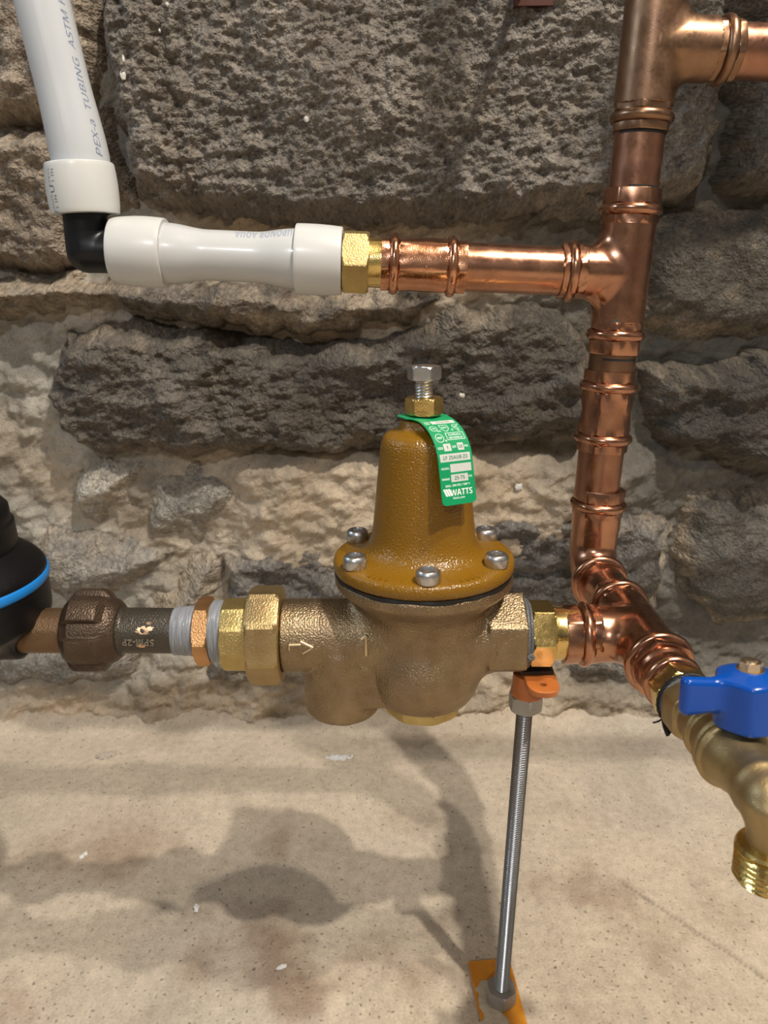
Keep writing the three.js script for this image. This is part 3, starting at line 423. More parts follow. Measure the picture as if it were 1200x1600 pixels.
// ---------------------------------------------------------------- inlet run on the left, axis along +x with a slight fall
const lineY = (x) => 0.2679 + (0.1408 - x) * 0.0204, TILT = -1.17;
const onLine = (x) => [x, lineY(x), -0.39], ALONG = [0, 0, -90 + TILT];
{
  const t = thing('threaded_bushing', 'copper coloured cast hex bushing wrapped in grey thread tape left of the regulator', 'bushing', onLine(-0.1002), ALONG);
  part(t, 'hex', nut(16.8, 6, -4, 4, { ch: 0.9, turn: 30 * D2R + 0.52 }), M.bushing);
  const wrap = (y0, y1, r0, r1, s) => rings(range(y0, y1, 0.35).map((y) => { const f = (y - y0) / (y1 - y0); return [y, (a) => lerp(r0, r1, f) - 0.5 * Math.exp(-((f < 0.5 ? f : 1 - f) / 0.05)) + 0.45 * noise3(Math.cos(a) * 1.2, y * 1.1, s + Math.sin(a) * 1.2) + 0.3 * noise3(Math.cos(a) * 0.5 + y * 0.2, y * 3.1, s + Math.sin(a) * 0.5)]; }), 72, 40);
  part(t, 'thread_tape', wrap(-17, -4, 13.4, 14.1, 2), M.tape, { label: 'grey tape on the smaller thread' });
  part(t, 'thread_tape', wrap(4, 13.6, 16.9, 17.2, 8), M.tape, { label: 'grey tape on the larger thread' });
}
{
  const t = thing('meter_coupling', 'dark weathered bronze meter coupling with a lugged swivel nut and lettered tailpiece', 'coupling', onLine(-0.1628), ALONG);
  const lug = (k) => (a) => { const s = TAU / 6, q = Math.abs((((a - 0.62) % s) + s) % s - s / 2) / (s / 2); return k * lerp(1, 1.135 / Math.cos((0.5 - Math.min(q, 0.5)) * 0.3), sstep(0.66, 0.5, q)) / (1); };
  part(t, 'swivel_nut', rings([[-13, 12.8], [-12.8, 16.6], [-11.8, 17.8], [-9.5, lug(18.6)], [-7, lug(20.1)], [5, lug(20.2)], [8, lug(19.6)], [11, 18.6], [14, 17.2], [16.2, 15], [16.8, 13.2]], 216, 24), M.oldBronze, { label: 'dark brown six lugged swivel nut' });
  const tail = part(t, 'tailpiece', rings([[12, 13.6], [17, 13.7], [17.6, 13.2], [18.5, 12.7], [46.5, 12.6]], 96, 24), M.darkTail, { label: 'grey black tailpiece' });
  const txt = raised('SPM-2P', 3.6, 0.8); txt.rotateZ(-Math.PI / 2); txt.translate(0, 0, 12.55); txt.rotateY(4 * D2R); txt.translate(0, 29, 0); // reads upside down along the pipe
  part(tail, 'raised_lettering', txt, std(C(0.24, 0.22, 0.18), 0.45, 0.7));
  const scuff = new THREE.Shape(); { const r = rng(31), n = 30; for (let i = 0; i < n; i++) { const a = i / n * TAU, q = 0.55 + 0.6 * r(), x = 5 * q * Math.cos(a), y = 2.3 * q * Math.sin(a); i ? scuff.lineTo(x, y) : scuff.moveTo(x, y); } scuff.closePath(); }
  const wrapOn = (g, y, a, k) => { g.scale(k, k, 1); const p = g.attributes.position; for (let i = 0; i < p.count; i++) { const u = p.getX(i), v = p.getY(i), w = p.getZ(i), q = a * D2R + v / 12.6; p.setXYZ(i, -(12.55 + w) * Math.sin(q) * 0 + 0, y + u, 0); p.setX(i, 0); const rr = 12.55 + w; p.setXYZ(i, -rr * Math.sin(q), y + u, rr * Math.cos(q)); } g.computeVertexNormals(); return g; };
  const patch = () => new THREE.ExtrudeGeometry(scuff, { depth: 0.16, bevelEnabled: false });
  for (const [y, a, k] of [[32, 26, 0.95], [34.5, 44, 0.35], [30.5, -14, 0.6], [35.5, 32, 0.4]]) part(tail, 'bare_metal_scuff', wrapOn(patch(), y, a, k), std(C(0.75, 0.5, 0.3), 0.35, 1), { label: 'bright scraped patch' });
}
{
  const t = thing('water_meter', 'black plastic water meter with a blue ring at the left edge', 'water meter', [-0.247, 0.2755, -0.39]);
  part(t, 'housing', nets((x, y, z) => { const r = Math.hypot(x, z); let d = smax((r - curve1([[-46, 20], [-14, 27], [-2, 48], [6, 58], [32, 58.4], [37, 55], [42, 49], [46, 45]])(y)) * 0.8, Math.abs(y) - 46, 3); d = smin(d, cyX(x, y, z, 17, 0, 46, 2), 7); return d; }, [-61, -50, -61], [61, 49, 61], 2), M.meterBlack);
  part(t, 'blue_ring', lathe([[55, 24.6], [58.6, 25], [59.4, 26.2], [59.4, 29.4], [58.6, 30.6], [55, 31]], 120, 50), M.ringBlue, { label: 'blue plastic ring' });
  part(t, 'register_cap', lathe([[0, 44], [44.6, 44], [45.4, 47], [45.6, 48], [45.2, 58.6], [43.6, 59.6], [43.6, 60.6], [43.4, 67], [41, 70], [36, 72], [24, 73], [0, 73.5]], 96, 40), M.meterBlack);
  part(t, 'threaded_spud', join(axisTo(rings([[40, 12.4], [56, (a) => 12.4 + 0.15 * Math.sin(a * 12)], [76, 12.5]], 72, 40), [1, -0.0204, 0], [-0.5, 0, 0]), new THREE.BoxGeometry(5, 0.6, 0.8).translate(57, -1, 12.2)), M.spud, { label: 'brown bronze spud' });
}
// ---------------------------------------------------------------- outlet adapter
{
  const t = thing('press_adapter', 'shiny brass hex adapter between the regulator and the copper tee', 'adapter', onLine(0.0858), ALONG);
  part(t, 'hex', nut(16.2, 6, -6.2, 6.6, { ch: 1.1, turn: 30 * D2R + 0.5 }), M.brass);
  part(t, 'barrel', lathe([[0, 6], [15.4, 6], [15.2, 7.5], [14.9, 9], [14.9, 21], [0, 21]]), M.brass);
  const rope = []; const tube = (pts, r, k = 40) => new THREE.TubeGeometry(new THREE.CatmullRomCurve3(pts), k, r, 7);
  for (const [y, r, a0, a1, q, s] of [[-7.6, 18.6, -2.4, 2.2, 0.9, 1], [-9.4, 19.2, -2.6, 1.6, 1.2, 2], [-11.2, 18.8, -2.2, 2.5, 0.9, 3]]) rope.push(tube(Array.from({ length: 14 }, (_, i) => { const a = lerp(a0, a1, i / 13); return V((r + 0.5 * noise3(a, s, 1)) * Math.sin(a), y + 0.8 * noise3(a * 1.4, s, 5), (r + 0.5 * noise3(a, s, 1)) * Math.cos(a)); }), q, 50));
  const coat = rings(range(-13, -6.2, 0.4).map((y) => [y, (a) => 18.2 + 0.9 * noise3(Math.cos(a) * 2, y * 0.5, Math.sin(a) * 2) + 0.4 * noise3(Math.cos(a) * 7, y * 1.2, Math.sin(a) * 7)]), 90, 60);
  const blob = nets((x, y, z) => Math.hypot(x, y, z) - 2.6 - 0.8 * noise3(x * 0.5, y * 0.5, z * 0.5), [-4, -4, -4], [4, 4, 4], 0.5).translate(5.2, -8.4, 18.6);
  part(t, 'thread_sealant', join(coat, ...rope, blob), M.dope, { label: 'grey black stringy sealant smeared on the thread' });
}
// ---------------------------------------------------------------- press fittings
const hexed = (k, turn = 0.3) => (r) => (a) => lerp(r, poly(r * 0.955, 6, turn)(a), k);
// a socket from y = a (root) to y = b (mouth): crimped collar, bead and mouth ring
function socket(rPipe, a, b, bead, { rb = 18.2, rc = 15.9, turn = 0.3 } = {}) {
  const h = hexed(0.55, turn), n = hexed(0.12, turn), L = [[a, 0.5], [a, rc], [bead - 8, rc], [bead - 6.6, h(rc + 0.1)], [bead - 3.6, h(rc + 0.05)]];
  for (let i = 0; i <= 10; i++) { const t = i / 10 * Math.PI; L.push([bead - 3 * Math.cos(t), n(rc - 0.2 + (rb - rc + 0.2) * Math.sin(t))]); }
  L.push([bead + 3.4, h(rc + 0.05)], [b - 0.8, h(rc + 0.1)], [b, h(rc - 0.2)], [b, rPipe - 0.2]);
  return rings(L, 96, 30);
}
const teeBody = (L, B, rc, k) => nets((x, y, z) => { const q = Math.min(1, (z / rc) ** 2), r = smin(cyY(x, y, z, rc, -L, L, 0.3), Math.max(Math.hypot(y, z) - rc, -x, x - B), 0.6 + k * (1 - q * q)); return r; }, [-rc - 2, -L - 2, -rc - 2], [B + 2, L + 2, rc + 2], 0.9);
function pressTee(name, label, pos, rot, { run = [40, 31], branch = [40, 31], mat = M.copper, flip = 1, rc = 15.8 }) {
  const t = thing(name, label, 'pipe fitting', pos, rot);
  const g = teeBody(run[1] - 6, branch[1] - 6, rc, 9); if (flip < 0) g.rotateY(Math.PI);
  part(t, 'body', g, mat);
  for (const s of [1, -1]) { const q = socket(14.3, run[1] - 8, run[0], run[1]); if (s < 0) q.rotateX(Math.PI); part(t, 'socket', q, mat); }
  part(t, 'socket', axisTo(socket(14.3, branch[1] - 8, branch[0], branch[1]), [flip, 0, 0]), mat);
  return t;
}
const UP = (x, y) => [x * 1.0104, 0.46 + (y - 0.46) * 1.0104, -0.487], TV = -2.75, TH = -3.16;
const vx = (y) => 0.137 + (y - 0.2931) * 0.0481, hy = (x) => 0.4603 + (0.14 - x) * 0.0553; // axes as measured
const onV = (y) => UP(vx(y), y), onH = (x) => UP(x, hy(x));
function copperPipe(label, pos, rot, len, mat = M.copperPipe, r = 14.28) { const t = thing('copper_pipe', label, 'pipe', pos, rot); part(t, 'tube', lathe([[r - 1.6, 0], [r, 0], [r, len], [r - 1.6, len]], 96), mat); return t; }
const penLine = (t, y, a0, a1, h = 1.1, r = 14.36) => part(t, 'marker_line', new THREE.CylinderGeometry(r, r, h, 40, 1, true, a0, a1 - a0).translate(0, y, 0), M.marker, { label: 'black marker line' });

// lower tee: run along z (towards the viewer), branch to the left
{
  const p = onLine(0.1408);
  pressTee('press_tee', 'bright copper press tee joining the regulator outlet, the elbow and the hose bib', p, [90, 0, 0], { run: [44, 35], branch: [42, 30.5], flip: -1 });
  const s = thing('copper_pipe', 'short bright copper pipe stub between the elbow and the lower tee', 'pipe', [p[0], p[1], p[2] - 0.075], [90, 0, 0]);
  part(s, 'tube', lathe([[12.6, 0], [14.28, 0], [14.28, 36], [12.6, 36]], 96), M.copper);
  const ad = thing('copper_reducer', 'small copper reducer fitting with a crimped bead in front of the lower tee', 'pipe fitting', [p[0], p[1], p[2] + 0.034], [90, 0, 0]);
  part(ad, 'neck', lathe([[0, 0], [14.2, 0], [14.2, 9], [13.6, 11], [12.4, 12.6], [12.2, 14], [0, 14]]), M.copper);
  part(ad, 'socket', socket(11, 12.5, 25.5, 20.2, { rb: 14.9, rc: 12.7 }), M.copper);
}
// elbow from the vertical pipe to the stub
{
  const c = onV(0.2675), E0 = [0.1395, 0.2685, -0.487];
  const t = thing('press_elbow', 'copper press elbow turning from the vertical pipe towards the viewer', 'pipe fitting', E0, [0, 0, 0]);
  const up = V(Math.sin(-TV * D2R), Math.cos(TV * D2R), 0), R = 21, pts = [];
  for (let i = 0; i <= 12; i++) { const a = i / 12 * Math.PI / 2; pts.push(up.clone().multiplyScalar(R * (1 - Math.sin(a))).add(V(0, 0, R * (1 - Math.cos(a))))); }
  pts.unshift(up.clone().multiplyScalar(40)); pts.push(V(0, 0, 26));
  const seg = (x, y, z) => { let d = 1e9; for (let i = 0; i + 1 < pts.length; i++) { const a = pts[i], b = pts[i + 1], ex = b.x - a.x, ey = b.y - a.y, ez = b.z - a.z, wx = x - a.x, wy = y - a.y, wz = z - a.z, q = clamp((wx * ex + wy * ey + wz * ez) / (ex * ex + ey * ey + ez * ez), 0, 1); d = Math.min(d, Math.hypot(wx - ex * q, wy - ey * q, wz - ez * q)); } return d; };
  part(t, 'bend', nets((x, y, z) => { const h = x * up.x + y * up.y; return Math.max(seg(x, y, z) - 15.2, h - 40, z - 24); }, [-18, -20, -18], [22, 44, 28], 0.9), M.copper);
  part(t, 'socket', axisTo(socket(14.3, 30, 57.5, 46.5, { rc: 15.6, rb: 18.2 }), up.toArray()), M.copper);
  part(t, 'socket', axisTo(socket(14.3, 14, 30, 23.5, { rc: 15.6, rb: 18.6 }), [0, 0, 1]), M.copper);
}
copperPipe('plain copper pipe between the elbow and the crimped coupling', onV(0.322), [0, 0, TV], 33);
{
  const a = onV(0.3525), t = thing('press_coupling', 'copper press coupling with two beads and a dented middle on the vertical pipe', 'pipe fitting', a, [0, 0, TV]);
  const h = hexed(0.6, 0.5), n = hexed(0.1), rc = 15.7, L = [[0, 14], [0, h(rc)], [4.5, h(rc)]];
  const bd = (y) => { for (let i = 0; i <= 10; i++) { const t2 = i / 10 * Math.PI; L.push([y - 3 * Math.cos(t2), n(rc - 0.2 + 2.7 * Math.sin(t2))]); } };
  bd(8.3); L.push([12, h(rc)], [17, hexed(0.8, 0.5)(rc)], [25.5, (q) => rc - 0.7 * Math.abs(Math.sin(q * 3 + 0.6))], [33, hexed(0.8, 0.5)(rc)], [37.5, h(rc)]); bd(41.3); L.push([45.5, h(rc)], [51.2, h(rc)], [51.2, 14]);
  part(t, 'sleeve', rings(L, 108, 30), M.copper);
}
{ const t = copperPipe('short darker copper pipe between the crimped coupling and the middle tee', onV(0.4032), [0, 0, TV], 10, M.copperDull); penLine(t, 7.4, -0.7, 0.9, 1.4); }
{
  const t = pressTee('press_tee', 'copper press tee on the vertical pipe with its branch towards the white tubing', onV(0.4603), [0, 0, TV], { run: [47.5, 36], branch: [38.8, 32.6], flip: -1 });
  const f = []; for (const [a, y, h, w] of [[-0.5, -29.6, 1.4, 0.3], [-0.46, -28, 2.2, 0.08], [-0.36, -27.4, 3.2, 0.07], [-0.27, -28.2, 2, 0.07]]) f.push(new THREE.CylinderGeometry(15.9, 15.9, h, 6, 1, true, a, w).translate(0, y, 0));
  part(t, 'oxide_mark', join(...f), std(C(0.05, 0.075, 0.07), 0.6, 0.3), { label: 'small dark green oxide mark' });
}
{ const t = copperPipe('brown copper pipe with black marker lines between the middle and top tees', onV(0.5065), [0, 0, TV], 32, M.copperPipe); penLine(t, 1.4, -0.5, 1.1, 1.2); penLine(t, 30.4, -1.2, 1.2, 2.4); }
pressTee('press_tee', 'dull brown copper press tee at the top with its branch to the right', onV(0.58), [0, 0, TV], { run: [43.5, 36], branch: [47.5, 40.5], flip: 1, mat: M.copperDull, rc: 16.6 });
copperPipe('copper riser pipe running up out of the picture above the top tee', onV(0.6232), [0, 0, TV], 900, M.copperDull);
copperPipe('copper pipe leaving the top tee through the right edge', UP(0.1985, 0.5777), [0, 0, -90 + TH], 330, M.copperPipe);
copperPipe('horizontal copper pipe left of the middle tee', onH(0.0503), [0, 0, -90 + TH], 57, M.copper);
{
  const t = thing('press_sleeve', 'shiny copper press sleeve with two beads beside the brass fitting', 'pipe fitting', onH(0.0002), [0, 0, -90 + TH]);
  const h = hexed(0.5, 0.2), n = hexed(0.1), rc = 15.7, L = [[0, 14], [0, h(rc + 0.2)], [4.2, h(rc)]];
  const bd = (y) => { for (let i = 0; i <= 10; i++) { const t2 = i / 10 * Math.PI; L.push([y - 2.8 * Math.cos(t2), n(rc - 0.2 + 2.6 * Math.sin(t2))]); } };
  bd(7.6); L.push([11, h(rc)], [18, (q) => rc - 0.25 + 0.2 * Math.sin(q * 5)], [31, (q) => rc - 0.15 + 0.2 * Math.sin(q * 4 + 1)], [38.6, h(rc)]); bd(42.2); L.push([46, h(rc)], [50.6, h(rc)], [50.6, 14]);
  const s = part(t, 'sleeve', rings(L, 108, 30), phy(C(0.68, 0.35, 0.21), 0.28, 1, { map: T.smear, roughnessMap: T.rough, bumpMap: T.fine, bumpScale: 0.0001 }));
  const mk = []; for (const [y, a] of [[26.5, 0.12], [25, 0.3], [27.6, 0.3]]) mk.push(new THREE.TorusGeometry(0.8, 0.22, 6, 12).translate(0, 0, 15.6).rotateY(a).translate(0, y, 0)); part(s, 'stamped_mark', join(...mk), M.copper);
}
// ---------------------------------------------------------------- white tubing
{
  const t = thing('brass_tube_adapter', 'rough brass hex fitting between white tubing and copper sleeve', 'adapter', onH(-0.0229), [0, 0, -90 + TH]);
  part(t, 'hex', nut(17, 6, 0.4, 15.8, { ch: 1.3, turn: 0.12 }), M.brassRough);
  part(t, 'barrel', lathe([[0, 15.6], [14.4, 15.6], [14.4, 23.6], [0, 23.6]]), M.brass);
}
const ringText = canvasTex(2048, 384, (c, w, h) => {
  c.fillStyle = '#fff'; c.fillRect(0, 0, w, h); c.fillStyle = '#50545c';
  for (const [y, s] of [[300, '2025'], [150, '2825']]) { c.save(); c.translate(w * 0.893, y + 66); c.rotate(-Math.PI / 2); c.font = '40px sans-serif'; c.fillText('E' + s, 26, 14); c.font = '78px sans-serif'; c.fillText('U', -14, 56); c.font = '46px sans-serif'; c.fillText('1 IN', 44, 70); c.restore(); }
});
function ringProfile(L, r0, r1, r2, bore) { const P = [[bore, 0], [r0 - 0.5, 0], [r0, 0.5]]; for (let i = 1; i < 12; i++) { const t = i / 12; P.push([(1 - t) * (1 - t) * r0 + 2 * t * (1 - t) * r1 + t * t * r2, 0.5 + (L - 1) * t]); } P.push([r2, L - 0.5], [r2 - 0.5, L], [bore, L]); return P; }
const printed = (w, h, draw) => canvasTex(w, h, (c) => { c.fillStyle = '#fff'; c.fillRect(0, 0, w, h); draw(c, w, h); });
{
  const t = thing('plastic_tubing', 'translucent white plastic tubing rising out of the picture at upper left', 'tubing', UP(-0.1718, 0.5244), [0, 0, 0]);
  const P = [[-0.6, -14], [0, 0], [-1.4, 14], [-5.4, 42], [-10.8, 80], [-22, 170], [-38, 300], [-60, 520]].map(([x, y]) => V(x, y, 0)), cv = new THREE.CatmullRomCurve3(P), len = cv.getLength();
  const tex = printed(512, 4096 / 2, (c, w, h) => { c.save(); c.translate(w * 0.188, h * 0.972); c.rotate(-Math.PI / 2); c.fillStyle = '#97a2bd'; c.font = 'italic 29px sans-serif'; c.fillText('PEX-a  TUBING  ASTM F1960/F1807/F2080   100 PSI AT 180F', 0, 0); c.restore(); });
  part(t, 'tube', sweep(cv, (u) => { const y = u * len - 14; return lerp(16.4, 14.9, sstep(2, 46, y)); }, 90), phy(C(0.5, 0.53, 0.565), 0.3, 0, { map: tex, clearcoat: 0.4, clearcoatRoughness: 0.1 }), { uv: false });
  const r = part(t, 'expansion_ring', latheUV(ringProfile(27.6, 19.4, 21, 19.4, 14)), phy(C(0.58, 0.595, 0.59), 0.36, 0, { map: ringText, clearcoat: 0.2, clearcoatRoughness: 0.2 }), { uv: false, label: 'white ring with grey printed lettering' });
  r.position.set(-0.0006, -0.0276, 0); r.rotation.z = 1.5 * D2R;
}
{
  const t = thing('plastic_tubing', 'short level piece of translucent white tubing with a ring at each end', 'tubing', onH(-0.0896), [0, 0, -90 + TH]);
  const tex = printed(512, 1024, (c, w, h) => { c.save(); c.translate(w * 0.8, h * 0.1); c.rotate(Math.PI / 2); c.fillStyle = '#ccd5e8'; c.font = 'bold 50px sans-serif'; c.fillText('UPONOR AQUA', 0, 0); c.restore(); });
  const pr = []; for (let i = 0; i <= 40; i++) { const y = -48 + i / 40 * 96; pr.push([lerp(14.6, 17.4, sstep(14, 38, Math.abs(y - 1))), y]); }
  part(t, 'tube', latheUV(pr), phy(C(0.52, 0.54, 0.55), 0.3, 0, { map: tex, clearcoat: 0.4, clearcoatRoughness: 0.1 }), { uv: false });
  const a = part(t, 'expansion_ring', latheUV(ringProfile(31.4, 18.8, 21.4, 19.8, 13)), M.pexRing, { uv: false }); a.position.set(0, -0.0696, 0);
  const b = part(t, 'expansion_ring', latheUV(ringProfile(27.8, 20.4, 20.9, 19.6, 13)), M.pexRing, { uv: false }); b.position.set(0, 0.0396, 0);
}
{
  const t = thing('plastic_elbow', 'black plastic tubing elbow between the two pieces of white tubing', 'pipe fitting', UP(-0.1737, 0.4766), [0, 0, -1.6]);
  const f = (x, y, z) => { const v = cyY(x, y, z, 12.5, 0, 27, 0.4), h = cyX(x, y, z, 12.3, 0, 24, 0.4), s = Math.hypot(x, y, z) - 12.4; const corner = Math.hypot(x - 0, y - 0, z) - 12.4; return Math.min(smin(v, h, 2.2), s, corner); };
  part(t, 'elbow_body', nets(f, [-14, -14, -14], [25, 28, 14], 0.7), M.blackPlastic);
  part(t, 'stop_collar', join(lathe([[12, 20.5], [13.4, 20.5], [13.4, 22], [12, 22]]), axisTo(lathe([[12, 14.2], [13.4, 14.2], [13.4, 15.6], [12, 15.6]]), [1, 0, 0])), M.blackPlastic);
}
// ---------------------------------------------------------------- hose bib in front of the tee
{
  const t = thing('hose_bib', 'brass hose bib with a blue wing handle at the right edge', 'hose bib', [0.1408, 0.268, -0.3195], [-5, 0, 0]);
  part(t, 'inlet_adapter', join(axisTo(nut(12.6, 6, -12.5, 0, { ch: 1.2, turn: 0.3 }), [0, 0, 1]), axisTo(lathe([[0, -14], [12.6, -14], [12.6, -10], [0, -10]]), [0, 0, 1])), M.brass, { label: 'polished yellow brass adapter' });
  const body = (x, y, z) => {
    const q = Math.hypot(x, y);
    let d = smax(hexYZ(y, x, 13.2), Math.max(Math.abs(z - 12) - 7, q - 14.6), 1);
    d = smin(d, cyZ(x, y, z, 11.2, 16, 76, 2), 2);
    d = smin(d, Math.hypot(x, y, (z - 50) * 0.9) - 13.2, 6);
    for (const [c, r] of [[32, 13.4], [45, 14.8], [50, 15.4]]) d = smin(d, cyZ(x, y, z, r, c - 1.6, c + 1.6, 1.2), 1.4);
    d = smin(d, cyY(x - 3.4, y, z - 50, 7.6, 0, 24, 1), 4);
    d = smin(d, Math.hypot(x, y + 1, z - 80) - 11, 5);
    d = smin(d, cyY(x, y + 2, z - 84, 8.6, -24, 2, 1), 4);
    return d;
  };
  part(t, 'valve_body', nets(body, [-20, -32, 3], [20, 28, 102], 0.9), M.bibBrass);
  part(t, 'outlet_thread', join(thread(12.6, 1, 2.2, -31.5, -19, 64), lathe([[8, -19.3], [11.8, -19.3], [12.5, -18.3], [11.8, -17], [8.4, -16]])), M.brass, { pos: [0.5, 0, 84], label: 'garden hose thread on the spout' });
  // handle: hub with two wings
  const hub = (x, y, z) => {
    const r = Math.hypot(x, z), top = 37 - Math.max(0, r - 7) * 0.42;
    let d = smax(smax(r - 16, hexYZ(x, z, 15.2), 2), Math.max(y - top, 9 - y), 1.6);
    d = Math.max(d, -(smax(r - 12.4, Math.max(y - 29, -y), 1)));
    const wing = (s) => { const u = s * x, w = sbox(u, y, z + u * 0.1, 20, 25.5, 1.5, 14, lerp(8, 10, clamp((u - 12) / 26, 0, 1)), 3.6, 3); return w; };
    d = smin(d, Math.max(Math.min(wing(1), wing(-1)), -(r - 11)), 4);
    return smax(d, -cyY(x - 10, y, z - 16, 5, 2, 13, 1), 0.8);
  };
  const hd = part(t, 'handle', nets(hub, [-42, 6, -21], [42, 40, 21], 0.8), M.blue, { pos: [4, 6.2, 50], rot: [0, 10, 0], label: 'glossy blue wing handle' }); hd.scale.setScalar(0.84);
  part(hd, 'screw', join(nut(4.6, 6, 36.8, 41, { ch: 0.6, turn: 0.2 }), lathe([[0, 36], [6.6, 36], [6.4, 37.4], [0, 37.4]]), lathe([[0, 40], [3, 40], [2.6, 42], [0, 42.3]])), std(C(0.75, 0.62, 0.45), 0.3, 1));
  const rope = []; const r = rng(9);
  for (let s = 0; s < 5; s++) rope.push(new THREE.TubeGeometry(new THREE.CatmullRomCurve3(Array.from({ length: 22 }, (_, i) => { const a = 0.9 - i / 21 * 4.6, w = i * 1.25 + s * TAU / 5; return V(-(13.4 + 0.7 * Math.cos(w)) * Math.sin(a + 1.6), (13.4 + 0.7 * Math.cos(w)) * Math.cos(a + 1.6), 2.4 + 0.8 * Math.sin(w)); })), 110, 0.55, 6));
  for (let s = 0; s < 4; s++) rope.push(new THREE.TubeGeometry(new THREE.CatmullRomCurve3([V(-11.2, -7.6, 2.4), V(-10.6 + r(), -11 - r(), 3), V(-9.6 + r() * 2, -14 - r() * 2, 4 + r() * 2)]), 12, 0.7, 6));
  rope.push(new THREE.TubeGeometry(new THREE.CatmullRomCurve3([V(-11, -8.2, 2.4), V(-13.5, -9, 3.6), V(-16, -9.4, 4)]), 8, 0.45, 6));
  part(t, 'sealing_string', join(...rope), M.rubber, { label: 'frayed black sealing string on the thread' });
  part(t, 'sealant_bead', axisTo(lathe([[12.4, 0], [13.3, 0.6], [13.4, 4], [12.6, 5.4]]), [0, 0, 1]), M.dope);
}
// ---------------------------------------------------------------- support under the adapter
{
  const foot = V(0.0727, 0, -0.39), top = V(0.0799, 0.2255, -0.39), dir = top.clone().sub(foot).normalize(), tilt = -Math.atan2(dir.x, dir.y) / D2R, at = (y) => foot.clone().addScaledVector(dir, y / dir.y).toArray();
  const r = thing('threaded_rod', 'long galvanised threaded rod standing on the floor plate', 'threaded rod', at(0.006), [0, 0, tilt]);
  part(r, 'thread', thread(4.85, 0.85, 1.62, 0, 224, 36, 6), M.rod);
  const n1 = thing('hex_nut', 'grey galvanised hex nut at the top of the threaded rod', 'nut', at(0.2215), [0, 0, tilt]);
  part(n1, 'nut_body', nut(8.6, 6, 0, 9.2, { ch: 0.9, turn: 0.05, cut: 1.05 }), M.galv);
  const n2 = thing('hex_nut', 'cement spattered hex nut at the foot of the threaded rod', 'nut', at(0.0042), [0, 0, tilt]);
  part(n2, 'nut_body', nut(8.8, 6, 0, 10.5, { ch: 1.2, turn: 0.08, cut: 1.05 }), M.galv);
  const s = thing('pipe_saddle', 'orange steel saddle with a drilled ear under the brass adapter', 'bracket', [0.0806, 0.2308, -0.39], [0, 0, -1.5]);
  part(s, 'boss', lathe([[0, 0], [9.2, 0], [9.6, 1], [8.8, 5], [8.6, 13.2], [0, 13.2]]), M.orange);
  const sh = new THREE.Shape(); sh.moveTo(-7, -6); sh.lineTo(9.6, -6); sh.lineTo(9.6, 16); sh.bezierCurveTo(9.6, 23, 6.4, 25, 1.2, 25); sh.bezierCurveTo(-4.4, 25, -7, 22, -7, 16); sh.closePath();
  const hole = new THREE.Path(); hole.absarc(1.4, 17.5, 2.3, 0, TAU, true); sh.holes.push(hole);
  part(s, 'ear', new THREE.ExtrudeGeometry(sh, { depth: 2.4, bevelEnabled: true, bevelSize: 0.6, bevelThickness: 0.6, bevelSegments: 2, curveSegments: 20 }).rotateX(Math.PI / 2).translate(0, 0, -8).rotateX(5 * D2R).translate(3.4, 15.9, 7), M.orange);
  part(s, 'felt_pad', new THREE.BoxGeometry(18, 2.2, 20).rotateY(0.06).translate(2.5, 17.9, -1.5), M.rubber, { label: 'black felt pad' });
  const p = thing('floor_plate', 'orange painted steel floor plate spattered with cement', 'plate', [0.0722, 0, -0.383], [0, 4, 0]);
  const ps = new THREE.Shape([[-14.2, -38], [14, -38], [14, 62], [-14.2, 62]].map((q) => new THREE.Vector2(...q)));
  part(p, 'plate_strip', new THREE.ExtrudeGeometry(ps, { depth: 2.4, bevelEnabled: true, bevelSize: 0.5, bevelThickness: 0.5, bevelSegments: 2 }).rotateX(Math.PI / 2).translate(0, 2.9, 0), M.plate);
  const splat = nets((x, y, z) => { const w = Math.min(smin(Math.hypot((x + 7) * 0.8, z * 0.55 + 8, y * 5) - 6, Math.hypot((x + 6) * 0.9, z * 0.42 - 7, y * 5) - 9, 5), Math.hypot(x - 1, z - 22, y * 5) - 9); return (w + 3 * noise3(x * 0.14, z * 0.14, 3)) * 0.7; }, [-17, -1, -32], [14, 5, 44], 0.9);
  part(p, 'cement_splatter', splat, M.cement, { pos: [0, 3.1, 0], label: 'beige cement smear' });
}
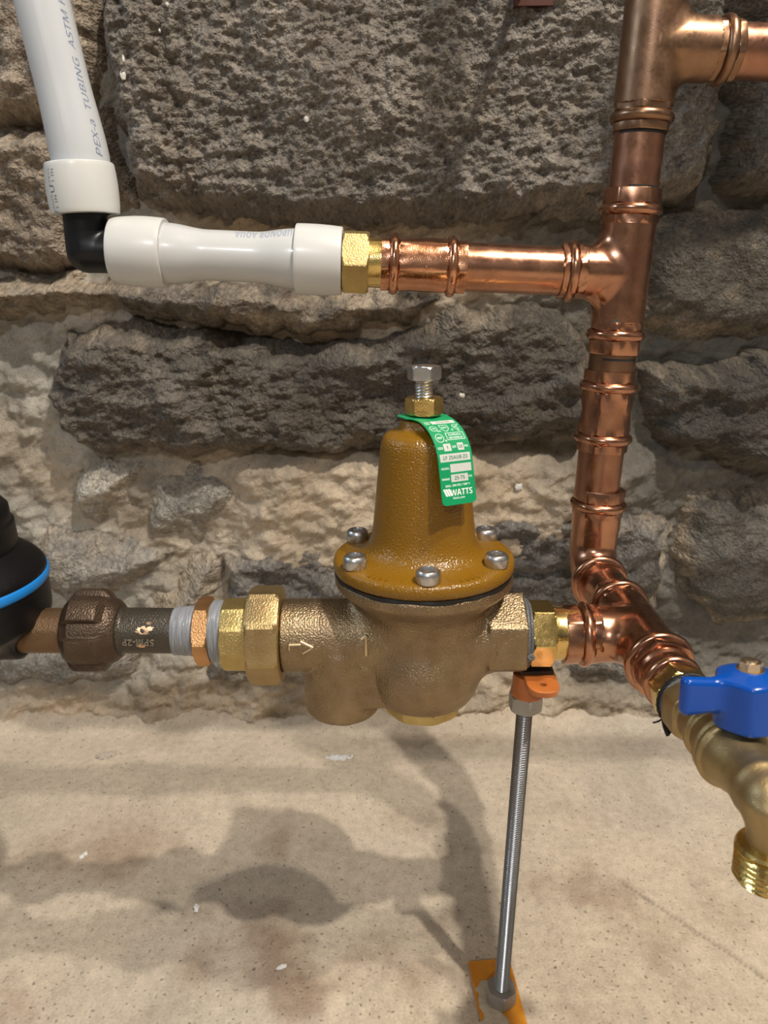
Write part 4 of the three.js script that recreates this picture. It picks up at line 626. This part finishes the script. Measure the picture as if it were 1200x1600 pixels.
{ // unseen pipe added above the frame to shade the right of the wall
  const t = thing('shade_pipe', 'unseen grey pipe added above the right edge to shade the wall', 'pipe', [0.27, 0.82, -0.56], [0, 0, -90]);
  part(t, 'tube', lathe([[50, 0], [55, 0], [55, 1725], [50, 1725]], 48), M.plaster);
  part(t, 'end_cap', lathe([[0, -6], [56, -6], [59, -3], [59, 38], [55.2, 38]], 48), M.plaster);
}
// bracket let into the stone at the top edge of the picture
{
  const t = thing('wall_hanger', 'dark reddish iron hanger stub at the top edge on the stone', 'bracket', [0.1245, 0.6737, -0.707]);
  part(t, 'plate', new THREE.BoxGeometry(31, 16, 14).translate(0, 0, -3), std(C(0.07, 0.022, 0.014), 0.6, 0.4));
  part(t, 'rod', lathe([[0, -22], [3.4, -22], [3.4, 110], [0, 110]].map(([r, y]) => [r, y])).rotateX(Math.PI / 2).translate(-12, 3, 0), std(C(0.06, 0.03, 0.02), 0.6, 0.5));
}
// debris on the floor
{
  const chip = (name, label, x, z, sx, sy, sz, mat, seed, turn) => { const t = thing(name, label, 'debris', [x, 0.0005, z], [0, turn, 0]); part(t, 'chip_body', nets((a, b, c) => (Math.hypot(a / sx, b / sy, c / sz) - 1) * Math.min(sx, sy, sz) * 0.8 + 0.9 * noise3(a * 0.3, b * 0.6, c * 0.3 + seed), [-sx * 1.4, -sy * 1.5, -sz * 1.5], [sx * 1.4, sy * 1.5, sz * 1.5], 0.45), mat); };
  chip('mortar_chip', 'flat pale grey chip lying behind the regulator on the floor', -0.047, -0.664, 12, 1.6, 3.6, M.chipWhite, 1, 3);
  chip('stone_chip', 'rounded tan stone chip on the floor at left under the meter coupling', -0.284, -0.672, 9.5, 2.6, 6, M.chipTan, 2, 10);
  chip('mortar_chip', 'small white crumb in the left of the floor beside the narrow shadow', -0.255, -0.531, 2.2, 1.4, 4, M.chipWhite, 3, -20);
  chip('mortar_chip', 'small white crumb in front of the dark pipe shadow', -0.147, -0.474, 2, 1.3, 4, M.chipWhite, 4, 12);
  chip('mortar_chip', 'thin white flake nearest the viewer left of the floor plate', -0.0753, -0.42, 4, 1, 1.6, M.chipWhite, 5, 30);
}

renderer.render(scene, camera);
